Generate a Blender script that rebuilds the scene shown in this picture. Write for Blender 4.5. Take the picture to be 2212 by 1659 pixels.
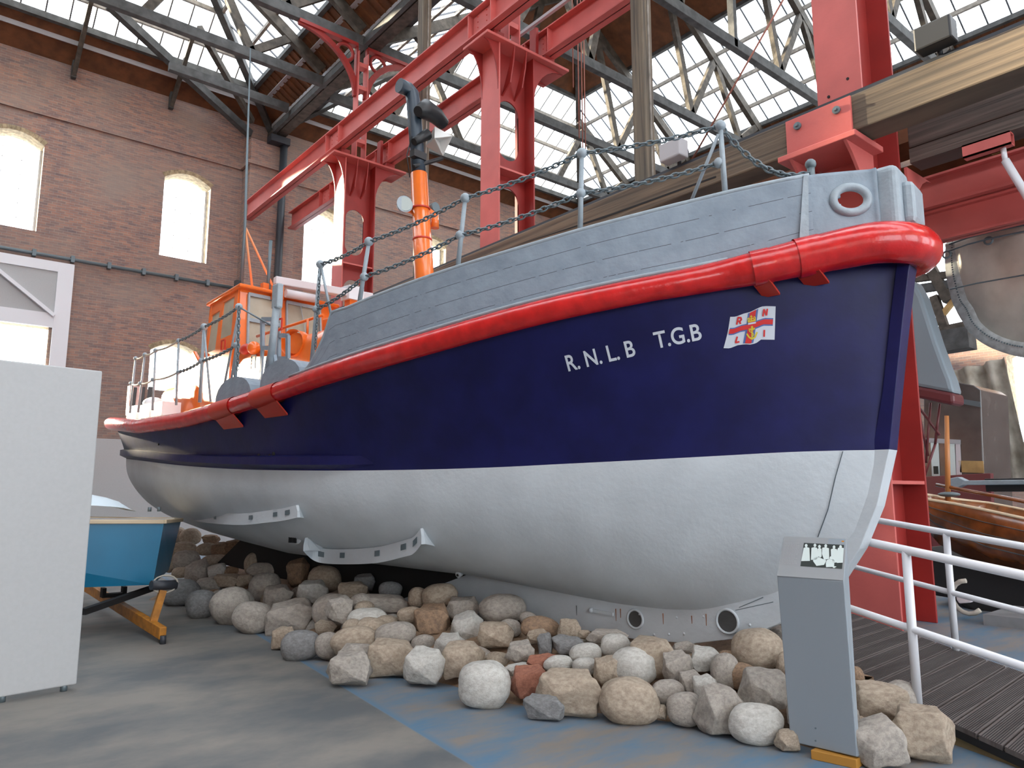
import bpy, bmesh, math, random
from mathutils import Vector, Matrix, noise
R=math.radians
for o in list(bpy.data.objects): bpy.data.objects.remove(o)
SC=bpy.context.scene; COL=SC.collection
# ---------------------------------------------------------------- camera, sky, sun, exposure
AZ=R(39.56); PITCH=R(8.43); CAM=Vector((0,0,1.5)); FPX=1588.
cd=bpy.data.cameras.new('camera'); cam=bpy.data.objects.new('camera',cd); COL.objects.link(cam)
cam.location=CAM; cam.rotation_euler=(R(90)+PITCH,0,-AZ)
cd.sensor_width=36; cd.sensor_fit='HORIZONTAL'; cd.lens=36*FPX/2212; cd.clip_end=400
SC.camera=cam
w=bpy.data.worlds.new('sky'); SC.world=w; w.use_nodes=True
bg=w.node_tree.nodes['Background']; bg.inputs[0].default_value=(.86,.93,1,1); bg.inputs[1].default_value=6.5
sd=bpy.data.lights.new('sun','SUN'); sd.energy=62; sd.color=(1,.86,.62); sd.angle=R(2)
sun=bpy.data.objects.new('sun',sd); COL.objects.link(sun)
sun.rotation_euler=Vector((.228,-.952,-.197)).to_track_quat('-Z','Y').to_euler()
SC.view_settings.view_transform='Standard'; SC.view_settings.look='None'; SC.view_settings.gamma=1
SC.view_settings.exposure=0.0; SC.view_settings.use_curve_mapping=False
# ---------------------------------------------------------------- layout helpers (photo bearings -> metres)
FW=Vector((math.sin(AZ)*math.cos(PITCH),math.cos(AZ)*math.cos(PITCH),math.sin(PITCH)))
RT=Vector((math.cos(AZ),-math.sin(AZ),0)); UP=RT.cross(FW)
def ray(x,y): return FW+RT*((x-1106)/FPX)-UP*((y-829.5)/FPX)
def at(x,y,**k):
    d=ray(x,y); a,v=list(k.items())[0]; i='XYZ'.index(a); return CAM+d*((v-CAM[i])/d[i])
def onpl(x,y,n,c):
    n=Vector(n); d=ray(x,y); return CAM+d*((c-n.dot(CAM))/n.dot(d))
# ---------------------------------------------------------------- materials
MATS={}
def mat(name,col,rough=.5,metal=0,nz=0,ns=6,bump=0,bs=40,col2=None,spec=.5,coat=0,lo=.35,hi=.65,alpha=None):
    if name in MATS: return MATS[name]
    m=bpy.data.materials.new(name); m.use_nodes=True; nt=m.node_tree; N=nt.nodes; Lk=nt.links
    b=N['Principled BSDF']; b.inputs['Roughness'].default_value=rough; b.inputs['Metallic'].default_value=metal
    b.inputs['Specular IOR Level'].default_value=spec; b.inputs['Coat Weight'].default_value=coat
    b.inputs['Base Color'].default_value=(*col,1)
    tc=N.new('ShaderNodeTexCoord')
    if nz or col2:
        n=N.new('ShaderNodeTexNoise'); n.inputs['Scale'].default_value=ns; n.inputs['Detail'].default_value=6
        Lk.new(tc.outputs['Object'],n.inputs['Vector'])
        r=N.new('ShaderNodeValToRGB'); r.color_ramp.elements[0].position=lo; r.color_ramp.elements[1].position=hi
        c2=col2 or tuple(c*(1-nz) for c in col)
        r.color_ramp.elements[0].color=(*c2,1); r.color_ramp.elements[1].color=(*col,1)
        Lk.new(n.outputs['Fac'],r.inputs[0]); Lk.new(r.outputs[0],b.inputs['Base Color'])
    if bump:
        n2=N.new('ShaderNodeTexNoise'); n2.inputs['Scale'].default_value=bs; n2.inputs['Detail'].default_value=5
        Lk.new(tc.outputs['Object'],n2.inputs['Vector'])
        bp=N.new('ShaderNodeBump'); bp.inputs['Strength'].default_value=bump; bp.inputs['Distance'].default_value=.02
        Lk.new(n2.outputs['Fac'],bp.inputs['Height']); Lk.new(bp.outputs[0],b.inputs['Normal'])
    MATS[name]=m; return m
M=dict(
 navy=mat('navy_paint',(.008,.010,.084),.44,nz=.3,ns=3,bump=.12,bs=7,spec=.28),
 white=mat('white_hull_paint',(.56,.62,.66),.5,nz=.10,ns=2.2,bump=.15,bs=18),
 grey=mat('bulwark_grey_paint',(.235,.30,.36),.38,nz=.14,ns=7,bump=.3,bs=16),
 greylt=mat('pale_grey_paint',(.31,.375,.42),.4,nz=.12,ns=12,bump=.2,bs=30),
 red=mat('fender_red_paint',(.62,.012,.012),.25,nz=.25,ns=9,bump=.22,bs=14,coat=.35),
 redbr=mat('bracket_dark_red',(.50,.03,.012),.45),
 orange=mat('orange_paint',(.80,.165,.02),.28,nz=.12,ns=4,coat=.4,bump=.05,bs=9),
 deckg=mat('deck_grey',(.42,.43,.42),.5),
 blackp=mat('black_plastic',(.012,.013,.015),.45),
 pipe=mat('dark_blue_grey_pipe',(.028,.045,.065),.38),
 whitep=mat('white_paint',(.72,.74,.78),.4),
 pinkw=mat('faded_white_paint',(.62,.58,.60),.5),
 chain=mat('chain_grey',(.13,.17,.19),.45,metal=.3),
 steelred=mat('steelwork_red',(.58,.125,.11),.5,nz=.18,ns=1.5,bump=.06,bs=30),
 steelred_shade=mat('steelwork_red_shaded',(.31,.024,.02),.5,nz=.2,ns=2),  # darker copy of the steelwork red, shade on webs and inner faces put into colour
 timber=mat('old_timber',(.10,.085,.068),.8,nz=.55,ns=5,bump=.5,bs=9),
 timberd=mat('dark_tarred_timber',(.085,.088,.088),.75,nz=.45,ns=4,bump=.4,bs=8),
 timberl=mat('pale_new_timber',(.48,.31,.12),.7,nz=.4,ns=4),
 board=mat('roof_boarding',(.17,.062,.022),.75,nz=.45,ns=3),
 gutter=mat('pale_gutter',(.42,.42,.44),.5),
 bar=mat('glazing_bar',(.12,.13,.15),.6),
 purl=mat('weathered_purlin',(.33,.30,.26),.75,nz=.4,ns=6),
 ironpipe=mat('black_iron_pipe',(.03,.035,.045),.5),
 panel=mat('white_board',(.42,.435,.44),.6,nz=.04,ns=30),
 kiosk=mat('stand_grey_metal',(.27,.315,.35),.45,metal=.1),
 kpanel=mat('stand_panel_grey',(.30,.32,.33),.5,metal=.05),
 wood_oc=mat('ochre_block',(.42,.20,.03),.6),
 deckw=None, yellow=mat('trailer_yellow',(.55,.22,.02),.5,nz=.4,ns=12),
 cyan=mat('dinghy_blue',(.006,.16,.30),.3,nz=.1,ns=3),
 cream=mat('cream_wood',(.62,.50,.34),.5), tarp=mat('white_cover',(.62,.72,.78),.6),
 rope=mat('rope',(.45,.42,.36),.8), black=mat('matt_black',(.008,.008,.009),.8),
 varn=mat('varnished_wood',(.30,.085,.02),.25,col2=(.10,.035,.01),ns=4,coat=.6),
 alu=mat('riveted_aluminium',(.66,.64,.57),.4,metal=.2,nz=.35,ns=1.6,bump=.1,bs=3),
 aluw=mat('white_stem_band',(.60,.66,.66),.45,nz=.3,ns=14),
 greyh=mat('grey_blue_hull',(.25,.31,.35),.5), maroon=mat('maroon_paint',(.14,.03,.035),.4),
 sail=mat('tan_sailcloth',(.50,.47,.40),.85,col2=(.27,.24,.19),ns=2.5,lo=.3,hi=.6),
 disp=mat('display_dark',(.10,.09,.085),.2,nz=.4,ns=2),
 stain=mat('rust_stain',(.28,.10,.03),.7),
 yel=mat('emblem_yellow',(.62,.50,.02),.5), blu=mat('emblem_blue',(.07,.14,.38),.5),
 emr=mat('emblem_red',(.60,.015,.015),.5), emw=mat('emblem_white',(.58,.64,.72),.5),
 ink=mat('print_black',(.012,.02,.016),.5), pr=mat('print_white',(.66,.76,.74),.5),
)
def nodemat(name,rough=.7):
    m=bpy.data.materials.new(name); m.use_nodes=True; MATS[name]=m
    b=m.node_tree.nodes['Principled BSDF']; b.inputs['Roughness'].default_value=rough
    return m,m.node_tree.nodes,m.node_tree.links,b
# brick
m,N,Lk,b=nodemat('brick_wall',.9)
tc=N.new('ShaderNodeTexCoord'); sx=N.new('ShaderNodeSeparateXYZ'); cx=N.new('ShaderNodeCombineXYZ'); ad=N.new('ShaderNodeMath')
Lk.new(tc.outputs['Object'],sx.inputs[0]); Lk.new(sx.outputs[0],ad.inputs[0]); Lk.new(sx.outputs[1],ad.inputs[1])
Lk.new(ad.outputs[0],cx.inputs[0]); Lk.new(sx.outputs[2],cx.inputs[1])
br=N.new('ShaderNodeTexBrick'); br.inputs['Scale'].default_value=1; br.inputs['Brick Width'].default_value=.235; br.inputs['Row Height'].default_value=.078
br.inputs['Mortar Size'].default_value=.007; br.inputs['Color1'].default_value=(.35,.20,.155,1); br.inputs['Color2'].default_value=(.205,.15,.145,1); br.inputs['Mortar'].default_value=(.31,.265,.23,1); br.inputs['Bias'].default_value=-.1
Lk.new(cx.outputs[0],br.inputs['Vector'])
v2=N.new('ShaderNodeTexNoise'); v2.inputs['Scale'].default_value=.55; v2.inputs['Detail'].default_value=5; Lk.new(cx.outputs[0],v2.inputs['Vector'])
mp=N.new('ShaderNodeMapping'); mp.inputs['Scale'].default_value=(2.2,9,1); Lk.new(cx.outputs[0],mp.inputs[0])
v3=N.new('ShaderNodeTexNoise'); v3.inputs['Scale'].default_value=1.1; v3.inputs['Detail'].default_value=3; Lk.new(mp.outputs[0],v3.inputs['Vector'])
r3=N.new('ShaderNodeValToRGB'); r3.color_ramp.elements[0].position=.32; r3.color_ramp.elements[0].color=(.55,.60,.72,1); r3.color_ramp.elements[1].position=.66; r3.color_ramp.elements[1].color=(1.25,1.12,.98,1)
Lk.new(v3.outputs['Fac'],r3.inputs[0])
mx=N.new('ShaderNodeMixRGB'); mx.blend_type='MULTIPLY'; mx.inputs[0].default_value=.62; Lk.new(br.outputs['Color'],mx.inputs[1]); Lk.new(r3.outputs[0],mx.inputs[2])
r4=N.new('ShaderNodeValToRGB'); r4.color_ramp.elements[0].position=.42; r4.color_ramp.elements[0].color=(0,0,0,1); r4.color_ramp.elements[1].position=.72; r4.color_ramp.elements[1].color=(1,1,1,1)
Lk.new(v2.outputs['Fac'],r4.inputs[0])
mx2=N.new('ShaderNodeMixRGB'); mx2.inputs[2].default_value=(.30,.24,.205,1); mf=N.new('ShaderNodeMath'); mf.operation='MULTIPLY'; mf.inputs[1].default_value=.7
Lk.new(r4.outputs[0],mf.inputs[0]); Lk.new(mf.outputs[0],mx2.inputs[0]); Lk.new(mx.outputs[0],mx2.inputs[1]); Lk.new(mx2.outputs[0],b.inputs['Base Color'])
M['brick']=m
M['brickedge']=mat('yellow_brick_reveal',(.46,.36,.22),.85,nz=.5,ns=9)
# concrete floor with worn blue paint
m,N,Lk,b=nodemat('concrete_floor',.62)
tc=N.new('ShaderNodeTexCoord'); n1=N.new('ShaderNodeTexNoise'); n1.inputs['Scale'].default_value=.9; n1.inputs['Detail'].default_value=8; n1.inputs['Roughness'].default_value=.62
mq=N.new('ShaderNodeMapping'); mq.inputs['Rotation'].default_value=(0,0,R(-38)); mq.inputs['Scale'].default_value=(.95,1.35,1); Lk.new(tc.outputs['Object'],mq.inputs[0]); Lk.new(mq.outputs[0],n1.inputs['Vector'])
r1=N.new('ShaderNodeValToRGB'); e=r1.color_ramp.elements; e[0].position=.38; e[0].color=(.095,.105,.11,1); e[1].position=.62; e[1].color=(.205,.19,.17,1)
Lk.new(n1.outputs['Fac'],r1.inputs[0]); cr=r1
def dist_line(p,q,w0,w1):
    # mask = 1 on the right-hand side of p->q between offsets
    sx=N.new('ShaderNodeSeparateXYZ'); Lk.new(tc.outputs['Object'],sx.inputs[0])
    dx,dy=q[0]-p[0],q[1]-p[1]; l=math.hypot(dx,dy); nx,ny=dy/l,-dx/l
    a=N.new('ShaderNodeMath'); a.operation='MULTIPLY'; a.inputs[1].default_value=nx; Lk.new(sx.outputs[0],a.inputs[0])
    c=N.new('ShaderNodeMath'); c.operation='MULTIPLY_ADD'; c.inputs[1].default_value=ny; Lk.new(sx.outputs[1],c.inputs[0]); Lk.new(a.outputs[0],c.inputs[2])
    d=N.new('ShaderNodeMath'); d.operation='SUBTRACT'; d.inputs[1].default_value=nx*p[0]+ny*p[1]; Lk.new(c.outputs[0],d.inputs[0])
    r=N.new('ShaderNodeMapRange'); r.inputs['From Min'].default_value=w0; r.inputs['From Max'].default_value=w1; Lk.new(d.outputs[0],r.inputs['Value']); return r.outputs[0]
P1=at(735,1483,Z=0); P2=at(1000,1645,Z=0)
side=dist_line((P2.x,P2.y),(P1.x,P1.y),0,.015)
fade=dist_line((P2.x,P2.y),(P1.x,P1.y),2.1,.0)
n2=N.new('ShaderNodeTexNoise'); n2.inputs['Scale'].default_value=1.7; n2.inputs['Detail'].default_value=9; n2.inputs['Roughness'].default_value=.7
mpp=N.new('ShaderNodeMapping'); mpp.inputs['Rotation'].default_value=(0,0,R(40)); mpp.inputs['Scale'].default_value=(.6,1.9,1); Lk.new(tc.outputs['Object'],mpp.inputs[0]); Lk.new(mpp.outputs[0],n2.inputs['Vector'])
r2=N.new('ShaderNodeValToRGB'); r2.color_ramp.elements[0].position=.38; r2.color_ramp.elements[1].position=.64; Lk.new(n2.outputs['Fac'],r2.inputs[0])
edge=dist_line((P2.x,P2.y),(P1.x,P1.y),.13,.03)
mxa=N.new('ShaderNodeMath'); mxa.operation='MAXIMUM'; Lk.new(r2.outputs[0],mxa.inputs[0]); eh=N.new('ShaderNodeMath'); eh.operation='MULTIPLY'; eh.inputs[1].default_value=.9; Lk.new(edge,eh.inputs[0]); Lk.new(eh.outputs[0],mxa.inputs[1])
ml=N.new('ShaderNodeMath'); ml.operation='MULTIPLY'; Lk.new(side,ml.inputs[0]); Lk.new(mxa.outputs[0],ml.inputs[1])
tanm=N.new('ShaderNodeMixRGB'); tanm.inputs[2].default_value=(.235,.20,.17,1); tf=N.new('ShaderNodeMath'); tf.operation='MULTIPLY'; tf.inputs[1].default_value=.7; Lk.new(side,tf.inputs[0]); Lk.new(tf.outputs[0],tanm.inputs[0]); Lk.new(r1.outputs[0],tanm.inputs[1])
mb=N.new('ShaderNodeMixRGB'); mb.inputs[2].default_value=(.08,.165,.255,1); Lk.new(ml.outputs[0],mb.inputs[0]); Lk.new(tanm.outputs[0],mb.inputs[1]); Lk.new(mb.outputs[0],b.inputs['Base Color'])
bp=N.new('ShaderNodeBump'); bp.inputs['Strength'].default_value=.15; Lk.new(n1.outputs['Fac'],bp.inputs['Height']); Lk.new(bp.outputs[0],b.inputs['Normal'])
M['floor']=m
# timber baulk, long grain
def grain(name,c1,c2,sc=(1.2,.25,9),rough=.75):
    m,N,Lk,b=nodemat(name,rough); tc=N.new('ShaderNodeTexCoord'); mp=N.new('ShaderNodeMapping'); mp.inputs['Scale'].default_value=sc
    n=N.new('ShaderNodeTexNoise'); n.inputs['Scale'].default_value=2; n.inputs['Detail'].default_value=7; n.inputs['Distortion'].default_value=.6
    Lk.new(tc.outputs['Object'],mp.inputs[0]); Lk.new(mp.outputs[0],n.inputs['Vector']); r=N.new('ShaderNodeValToRGB'); e=r.color_ramp.elements
    e[0].position=.34; e[0].color=(*c2,1); e[1].position=.66; e[1].color=(*c1,1); Lk.new(n.outputs['Fac'],r.inputs[0]); Lk.new(r.outputs[0],b.inputs['Base Color'])
    bp=N.new('ShaderNodeBump'); bp.inputs['Strength'].default_value=.5; bp.inputs['Distance'].default_value=.02; Lk.new(n.outputs['Fac'],bp.inputs['Height']); Lk.new(bp.outputs[0],b.inputs['Normal']); return m
M['baulk']=grain('timber_baulk',(.165,.122,.082),(.065,.05,.037))
M['baulkd']=grain('dark_timber_baulk',(.12,.09,.075),(.045,.035,.03))
M['post']=grain('timber_post',(.19,.155,.11),(.07,.06,.05),(9,9,.35))
M['deckw']=grain('grooved_decking',(.125,.11,.105),(.075,.062,.06),(.4,9,1))
# corrugated boarding under the eaves
# bulwark with plank seams from UV
m,N,Lk,b=nodemat('bulwark_planking',.36)
uv=N.new('ShaderNodeUVMap'); sx=N.new('ShaderNodeSeparateXYZ'); Lk.new(uv.outputs[0],sx.inputs[0])
nz=N.new('ShaderNodeTexNoise'); nz.inputs['Scale'].default_value=5; nz.inputs['Detail'].default_value=6; tc=N.new('ShaderNodeTexCoord'); Lk.new(tc.outputs['Object'],nz.inputs['Vector'])
mu=N.new('ShaderNodeMath'); mu.operation='MULTIPLY_ADD'; mu.inputs[1].default_value=4; mu.inputs[2].default_value=.02; Lk.new(sx.outputs[1],mu.inputs[0])
fr=N.new('ShaderNodeMath'); fr.operation='FRACT'; Lk.new(mu.outputs[0],fr.inputs[0])
lt=N.new('ShaderNodeMath'); lt.operation='LESS_THAN'; lt.inputs[1].default_value=.032; Lk.new(fr.outputs[0],lt.inputs[0])
gt=N.new('ShaderNodeMath'); gt.operation='GREATER_THAN'; gt.inputs[1].default_value=.44; Lk.new(nz.outputs['Fac'],gt.inputs[0])
an=N.new('ShaderNodeMath'); an.operation='MULTIPLY'; Lk.new(lt.outputs[0],an.inputs[0]); Lk.new(gt.outputs[0],an.inputs[1])
rr=N.new('ShaderNodeValToRGB'); rr.color_ramp.elements[0].color=(.20,.255,.31,1); rr.color_ramp.elements[0].position=.3; rr.color_ramp.elements[1].color=(.26,.325,.385,1); rr.color_ramp.elements[1].position=.7; Lk.new(nz.outputs['Fac'],rr.inputs[0])
mm=N.new('ShaderNodeMixRGB'); mm.inputs[2].default_value=(.06,.07,.085,1); Lk.new(an.outputs[0],mm.inputs[0]); Lk.new(rr.outputs[0],mm.inputs[1]); Lk.new(mm.outputs[0],b.inputs['Base Color'])
n3=N.new('ShaderNodeTexNoise'); n3.inputs['Scale'].default_value=14; n3.inputs['Detail'].default_value=4; Lk.new(tc.outputs['Object'],n3.inputs['Vector'])
bp=N.new('ShaderNodeBump'); bp.inputs['Strength'].default_value=.3; bp.inputs['Distance'].default_value=.015; Lk.new(n3.outputs['Fac'],bp.inputs['Height']); Lk.new(bp.outputs[0],b.inputs['Normal'])
M['bulw']=m
# glass
def glassmat(name,tr,tint=(1,1,1),gl=.08):
    m=bpy.data.materials.new(name); m.use_nodes=True; N=m.node_tree.nodes; Lk=m.node_tree.links; N.clear()
    o=N.new('ShaderNodeOutputMaterial'); t=N.new('ShaderNodeBsdfTransparent'); g=N.new('ShaderNodeBsdfGlossy'); g.inputs['Roughness'].default_value=.03
    t.inputs[0].default_value=(*tint,1); mx=N.new('ShaderNodeMixShader'); mx.inputs[0].default_value=gl
    Lk.new(t.outputs[0],mx.inputs[1]); Lk.new(g.outputs[0],mx.inputs[2]); Lk.new(mx.outputs[0],o.inputs[0]); return m
M['glass']=glassmat('clear_glass',1); M['cabglass']=mat('dusty_cab_glass',(.42,.39,.30),.25,nz=.2,ns=3)
# rocks
def rockmat(name,c,c2,sp=0):
    m,N,Lk,b=nodemat(name,.85); tc=N.new('ShaderNodeTexCoord'); g=N.new('ShaderNodeObjectInfo')
    va=N.new('ShaderNodeVectorMath'); va.operation='ADD'; Lk.new(tc.outputs['Object'],va.inputs[0]); Lk.new(g.outputs['Location'],va.inputs[1])
    n=N.new('ShaderNodeTexNoise'); n.inputs['Scale'].default_value=5; n.inputs['Detail'].default_value=8; n.inputs['Roughness'].default_value=.65; Lk.new(va.outputs[0],n.inputs['Vector'])
    r=N.new('ShaderNodeValToRGB'); e=r.color_ramp.elements; e[0].position=.34; e[0].color=(*c2,1); e[1].position=.62; e[1].color=(*c,1); Lk.new(n.outputs['Fac'],r.inputs[0])
    n2=N.new('ShaderNodeTexNoise'); n2.inputs['Scale'].default_value=60; n2.inputs['Detail'].default_value=3; Lk.new(va.outputs[0],n2.inputs['Vector'])
    r2=N.new('ShaderNodeValToRGB'); r2.color_ramp.elements[0].position=.30; r2.color_ramp.elements[0].color=(.6,.58,.55,1); r2.color_ramp.elements[1].position=.46; r2.color_ramp.elements[1].color=(1,1,1,1); Lk.new(n2.outputs['Fac'],r2.inputs[0])
    mx=N.new('ShaderNodeMixRGB'); mx.blend_type='MULTIPLY'; mx.inputs[0].default_value=.8; Lk.new(r.outputs[0],mx.inputs[1]); Lk.new(r2.outputs[0],mx.inputs[2]); Lk.new(mx.outputs[0],b.inputs['Base Color'])
    bp=N.new('ShaderNodeBump'); bp.inputs['Strength'].default_value=.55; bp.inputs['Distance'].default_value=.012; Lk.new(n.outputs['Fac'],bp.inputs['Height']); Lk.new(bp.outputs[0],b.inputs['Normal']); return m
RM=dict(g=rockmat('grey_stone',(.41,.375,.33),(.255,.235,.21)),t=rockmat('tan_stone',(.44,.37,.285),(.27,.215,.165)),w=rockmat('pale_stone',(.56,.56,.52),(.40,.385,.35)),
        b=rockmat('brown_stone',(.32,.215,.135),(.17,.115,.08)),d=rockmat('slate_stone',(.24,.245,.245),(.15,.15,.15)),r=rockmat('red_sandstone',(.36,.15,.095),(.22,.085,.055)))
# ---------------------------------------------------------------- object helpers
def link(o,parent=None,name=None):
    COL.objects.link(o)
    if parent: o.parent=parent
    return o
def tag(o,label=None,cat=None,group=None,kind=None):
    if label: o['label']=label
    if cat: o['category']=cat
    if group: o['group']=group
    if kind: o['kind']=kind
    return o
def empty(name,loc,label,cat,group=None,rz=0,kind=None):
    o=bpy.data.objects.new(name,None); o.empty_display_size=.1; link(o); o.location=loc; o.rotation_euler=(0,0,rz)
    return tag(o,label,cat,group,kind)
class MB:
    def __init__(s): s.bm=bmesh.new(); s.mi=0
    def quad(s,*p):
        vs=[s.bm.verts.new(q) for q in p]; f=s.bm.faces.new(vs); f.material_index=s.mi; return s
    def box(s,a,b_):
        (x0,y0,z0),(x1,y1,z1)=[tuple(min(i,j) for i,j in zip(a,b_)),tuple(max(i,j) for i,j in zip(a,b_))]
        v=[s.bm.verts.new(p) for p in ((x0,y0,z0),(x1,y0,z0),(x1,y1,z0),(x0,y1,z0),(x0,y0,z1),(x1,y0,z1),(x1,y1,z1),(x0,y1,z1))]
        for f in ((0,3,2,1),(4,5,6,7),(0,1,5,4),(1,2,6,5),(2,3,7,6),(3,0,4,7)):
            fc=s.bm.faces.new([v[i] for i in f]); fc.material_index=s.mi
        return s
    def bar(s,a,b_,w,h,up=(0,0,1)):
        a=Vector(a); b_=Vector(b_); d=(b_-a).normalized(); up=Vector(up)
        if abs(d.dot(up))>.98: up=Vector((0,1,0))
        sd=d.cross(up).normalized()*w/2; u=sd.cross(d).normalized()*h/2
        v=[s.bm.verts.new(p+q) for p in (a,b_) for q in (-sd-u,sd-u,sd+u,-sd+u)]
        for f in ((3,2,1,0),(4,5,6,7),(0,1,5,4),(1,2,6,5),(2,3,7,6),(3,0,4,7)):
            fc=s.bm.faces.new([v[i] for i in f]); fc.material_index=s.mi
        return s
    def tube(s,pts,r,n=12,cap=True,closed=False):
        pts=[Vector(p) for p in pts]; k=len(pts); rs=r if isinstance(r,(list,tuple)) else [r]*k
        rings=[]; prev=None
        for i,p in enumerate(pts):
            if closed: d=pts[(i+1)%k]-pts[i-1]
            else: d=pts[min(i+1,k-1)]-pts[max(i-1,0)]
            d.normalize()
            if prev is None:
                prev=d.orthogonal().normalized()
            prev=(prev-d*prev.dot(d)).normalized(); q=d.cross(prev)
            rings.append([s.bm.verts.new(p+(prev*math.cos(2*math.pi*j/n)+q*math.sin(2*math.pi*j/n))*rs[i]) for j in range(n)])
        for i in range(k if closed else k-1):
            A,B=rings[i],rings[(i+1)%k]
            for j in range(n):
                f=s.bm.faces.new((A[j],A[(j+1)%n],B[(j+1)%n],B[j])); f.material_index=s.mi; f.smooth=True
        if cap and not closed:
            for rg in (rings[0][::-1],rings[-1]):
                f=s.bm.faces.new(rg); f.material_index=s.mi
        return s
    def sph(s,c,r,sc=(1,1,1),seg=14):
        mt=Matrix.Translation(c)@Matrix.Diagonal((r*sc[0],r*sc[1],r*sc[2],1))
        ret=bmesh.ops.create_uvsphere(s.bm,u_segments=seg,v_segments=seg//2+1,radius=1,matrix=mt)
        for v in ret['verts']:
            for f in v.link_faces: f.smooth=True; f.material_index=s.mi
        return s
    def poly(s,pts,thick):   # closed outline extruded by vector
        t=Vector(thick); a=[s.bm.verts.new(Vector(p)) for p in pts]; b_=[s.bm.verts.new(Vector(p)+t) for p in pts]; n=len(a)
        s.bm.faces.new(a[::-1]).material_index=s.mi; s.bm.faces.new(b_).material_index=s.mi
        for i in range(n): s.bm.faces.new((a[i],a[(i+1)%n],b_[(i+1)%n],b_[i])).material_index=s.mi
        return s
    def grid(s,P,smooth=True,closed=False):
        V=[[s.bm.verts.new(p) for p in row] for row in P]
        for i in range(len(V)-1):
            for j in range(len(V[0])-1):
                try: f=s.bm.faces.new((V[i][j],V[i+1][j],V[i+1][j+1],V[i][j+1])); f.smooth=smooth; f.material_index=s.mi
                except ValueError: pass
        return V
    def build(s,name,mats,parent=None,bevel=0,merge=False,kind=None,origin=None,solid=0):
        if merge: bmesh.ops.remove_doubles(s.bm,verts=s.bm.verts,dist=1e-4)
        bmesh.ops.recalc_face_normals(s.bm,faces=s.bm.faces)
        me=bpy.data.meshes.new(name)
        if origin is not None: bmesh.ops.translate(s.bm,verts=s.bm.verts,vec=-Vector(origin))
        s.bm.to_mesh(me); s.bm.free()
        for m in (mats if isinstance(mats,(list,tuple)) else [mats]): me.materials.append(m)
        o=bpy.data.objects.new(name,me); link(o,parent)
        if origin is not None: o.location=origin
        if bevel:
            md=o.modifiers.new('bevel','BEVEL'); md.width=bevel; md.segments=2; md.limit_method='ANGLE'
        if solid:
            md=o.modifiers.new('solid','SOLIDIFY'); md.thickness=solid; md.offset=0
        if kind: o['kind']=kind
        return o
def interp(tab,x):
    if x<=tab[0][0]: return tab[0][1]
    for (a,b_),(c,d) in zip(tab,tab[1:]):
        if x<=c: return b_+(d-b_)*(x-a)/(c-a)
    return tab[-1][1]
def smooth_interp(tab,x):
    if x<=tab[0][0]: return tab[0][1]
    if x>=tab[-1][0]: return tab[-1][1]
    n=len(tab)
    for i in range(n-1):
        if x<=tab[i+1][0]:
            x0,y0=tab[i]; x1,y1=tab[i+1]; h=x1-x0; t=(x-x0)/h
            def sl(k):
                if k==0: return (tab[1][1]-tab[0][1])/(tab[1][0]-tab[0][0])
                if k==n-1: return (tab[-1][1]-tab[-2][1])/(tab[-1][0]-tab[-2][0])
                return (tab[k+1][1]-tab[k-1][1])/(tab[k+1][0]-tab[k-1][0])
            a,b_=sl(i)*h,sl(i+1)*h
            return (2*t**3-3*t*t+1)*y0+(t**3-2*t*t+t)*a+(-2*t**3+3*t*t)*y1+(t**3-t*t)*b_
YW=25.4
# ---------------------------------------------------------------- shell: floor and walls
MB().box((-7.5,-12.4,-.3),(26.2,YW+.7,0)).build('floor',M['floor'],kind='structure')
def wall_open(name,x0,x1,z0,z1,y,th,ops,mt,edge,kind='structure'):
    """wall in plane Y=y, openings (x0,x1,z0,z1,rise)"""
    m=MB(); xs={x0,x1}
    for o in ops:
        n=8 if o[4] else 1
        for i in range(n+1): xs.add(o[0]+(o[1]-o[0])*i/n)
    xs=sorted(xs)
    def topz(o,x):
        if not o[4]: return o[3]
        t=(x-o[0])/(o[1]-o[0])*2-1; return o[3]+o[4]*(1-t*t)
    for a,b_ in zip(xs,xs[1:]):
        mid=(a+b_)/2; here=sorted([o for o in ops if o[0]<mid<o[1]],key=lambda o:o[2])
        segs=[]; za=zb=z0
        for o in here:
            segs.append((za,zb,o[2],o[2])); za,zb=topz(o,a),topz(o,b_)
            m.mi=1
            m.quad((a,y,za),(b_,y,zb),(b_,y+th,zb),(a,y+th,za)); m.mi=0
            m.quad((a,y,o[2]),(b_,y,o[2]),(b_,y+th,o[2]),(a,y+th,o[2]))
        segs.append((za,zb,z1,z1))
        for (l0,l1,h0,h1) in segs:
            for yy in (y,y+th): m.quad((a,yy,l0),(b_,yy,l1),(b_,yy,h1),(a,yy,h0))
    m.mi=1
    for o in ops:
        for x in (o[0],o[1]): m.quad((x,y,o[2]),(x,y+th,o[2]),(x,y+th,o[3]),(x,y,o[3]))
    return m.build(name,[mt,edge],kind=kind,merge=True)
def P2w(x,y): p=at(x,y,Y=YW); return p.x,p.z
up=[(.96+4.94*i,2.46+4.94*i) for i in range(5)]
zs0=P2w(343,550)[1]; zt0=P2w(357,385)[1]
ops=[(a,b_,zs0,zt0+.05,.28) for a,b_ in up]
lz0=P2w(360,838)[1]; lz1=P2w(330,752)[1]
ops+=[(5.85,7.35,lz0-.1,lz1-.05,.28),(-4.1,-2.6,zs0,zt0+.05,.28)]
dx1=P2w(157,600)[0]; dzt=P2w(160,575)[1]
ops+=[(-1.2,dx1-.5,P2w(120,795)[1]-.1,P2w(80,705)[1]+.05,0)]
wall_open('wall_back',-7.5,26.2,0,14.9,YW,.6,ops,M['brick'],M['brickedge'])
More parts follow.
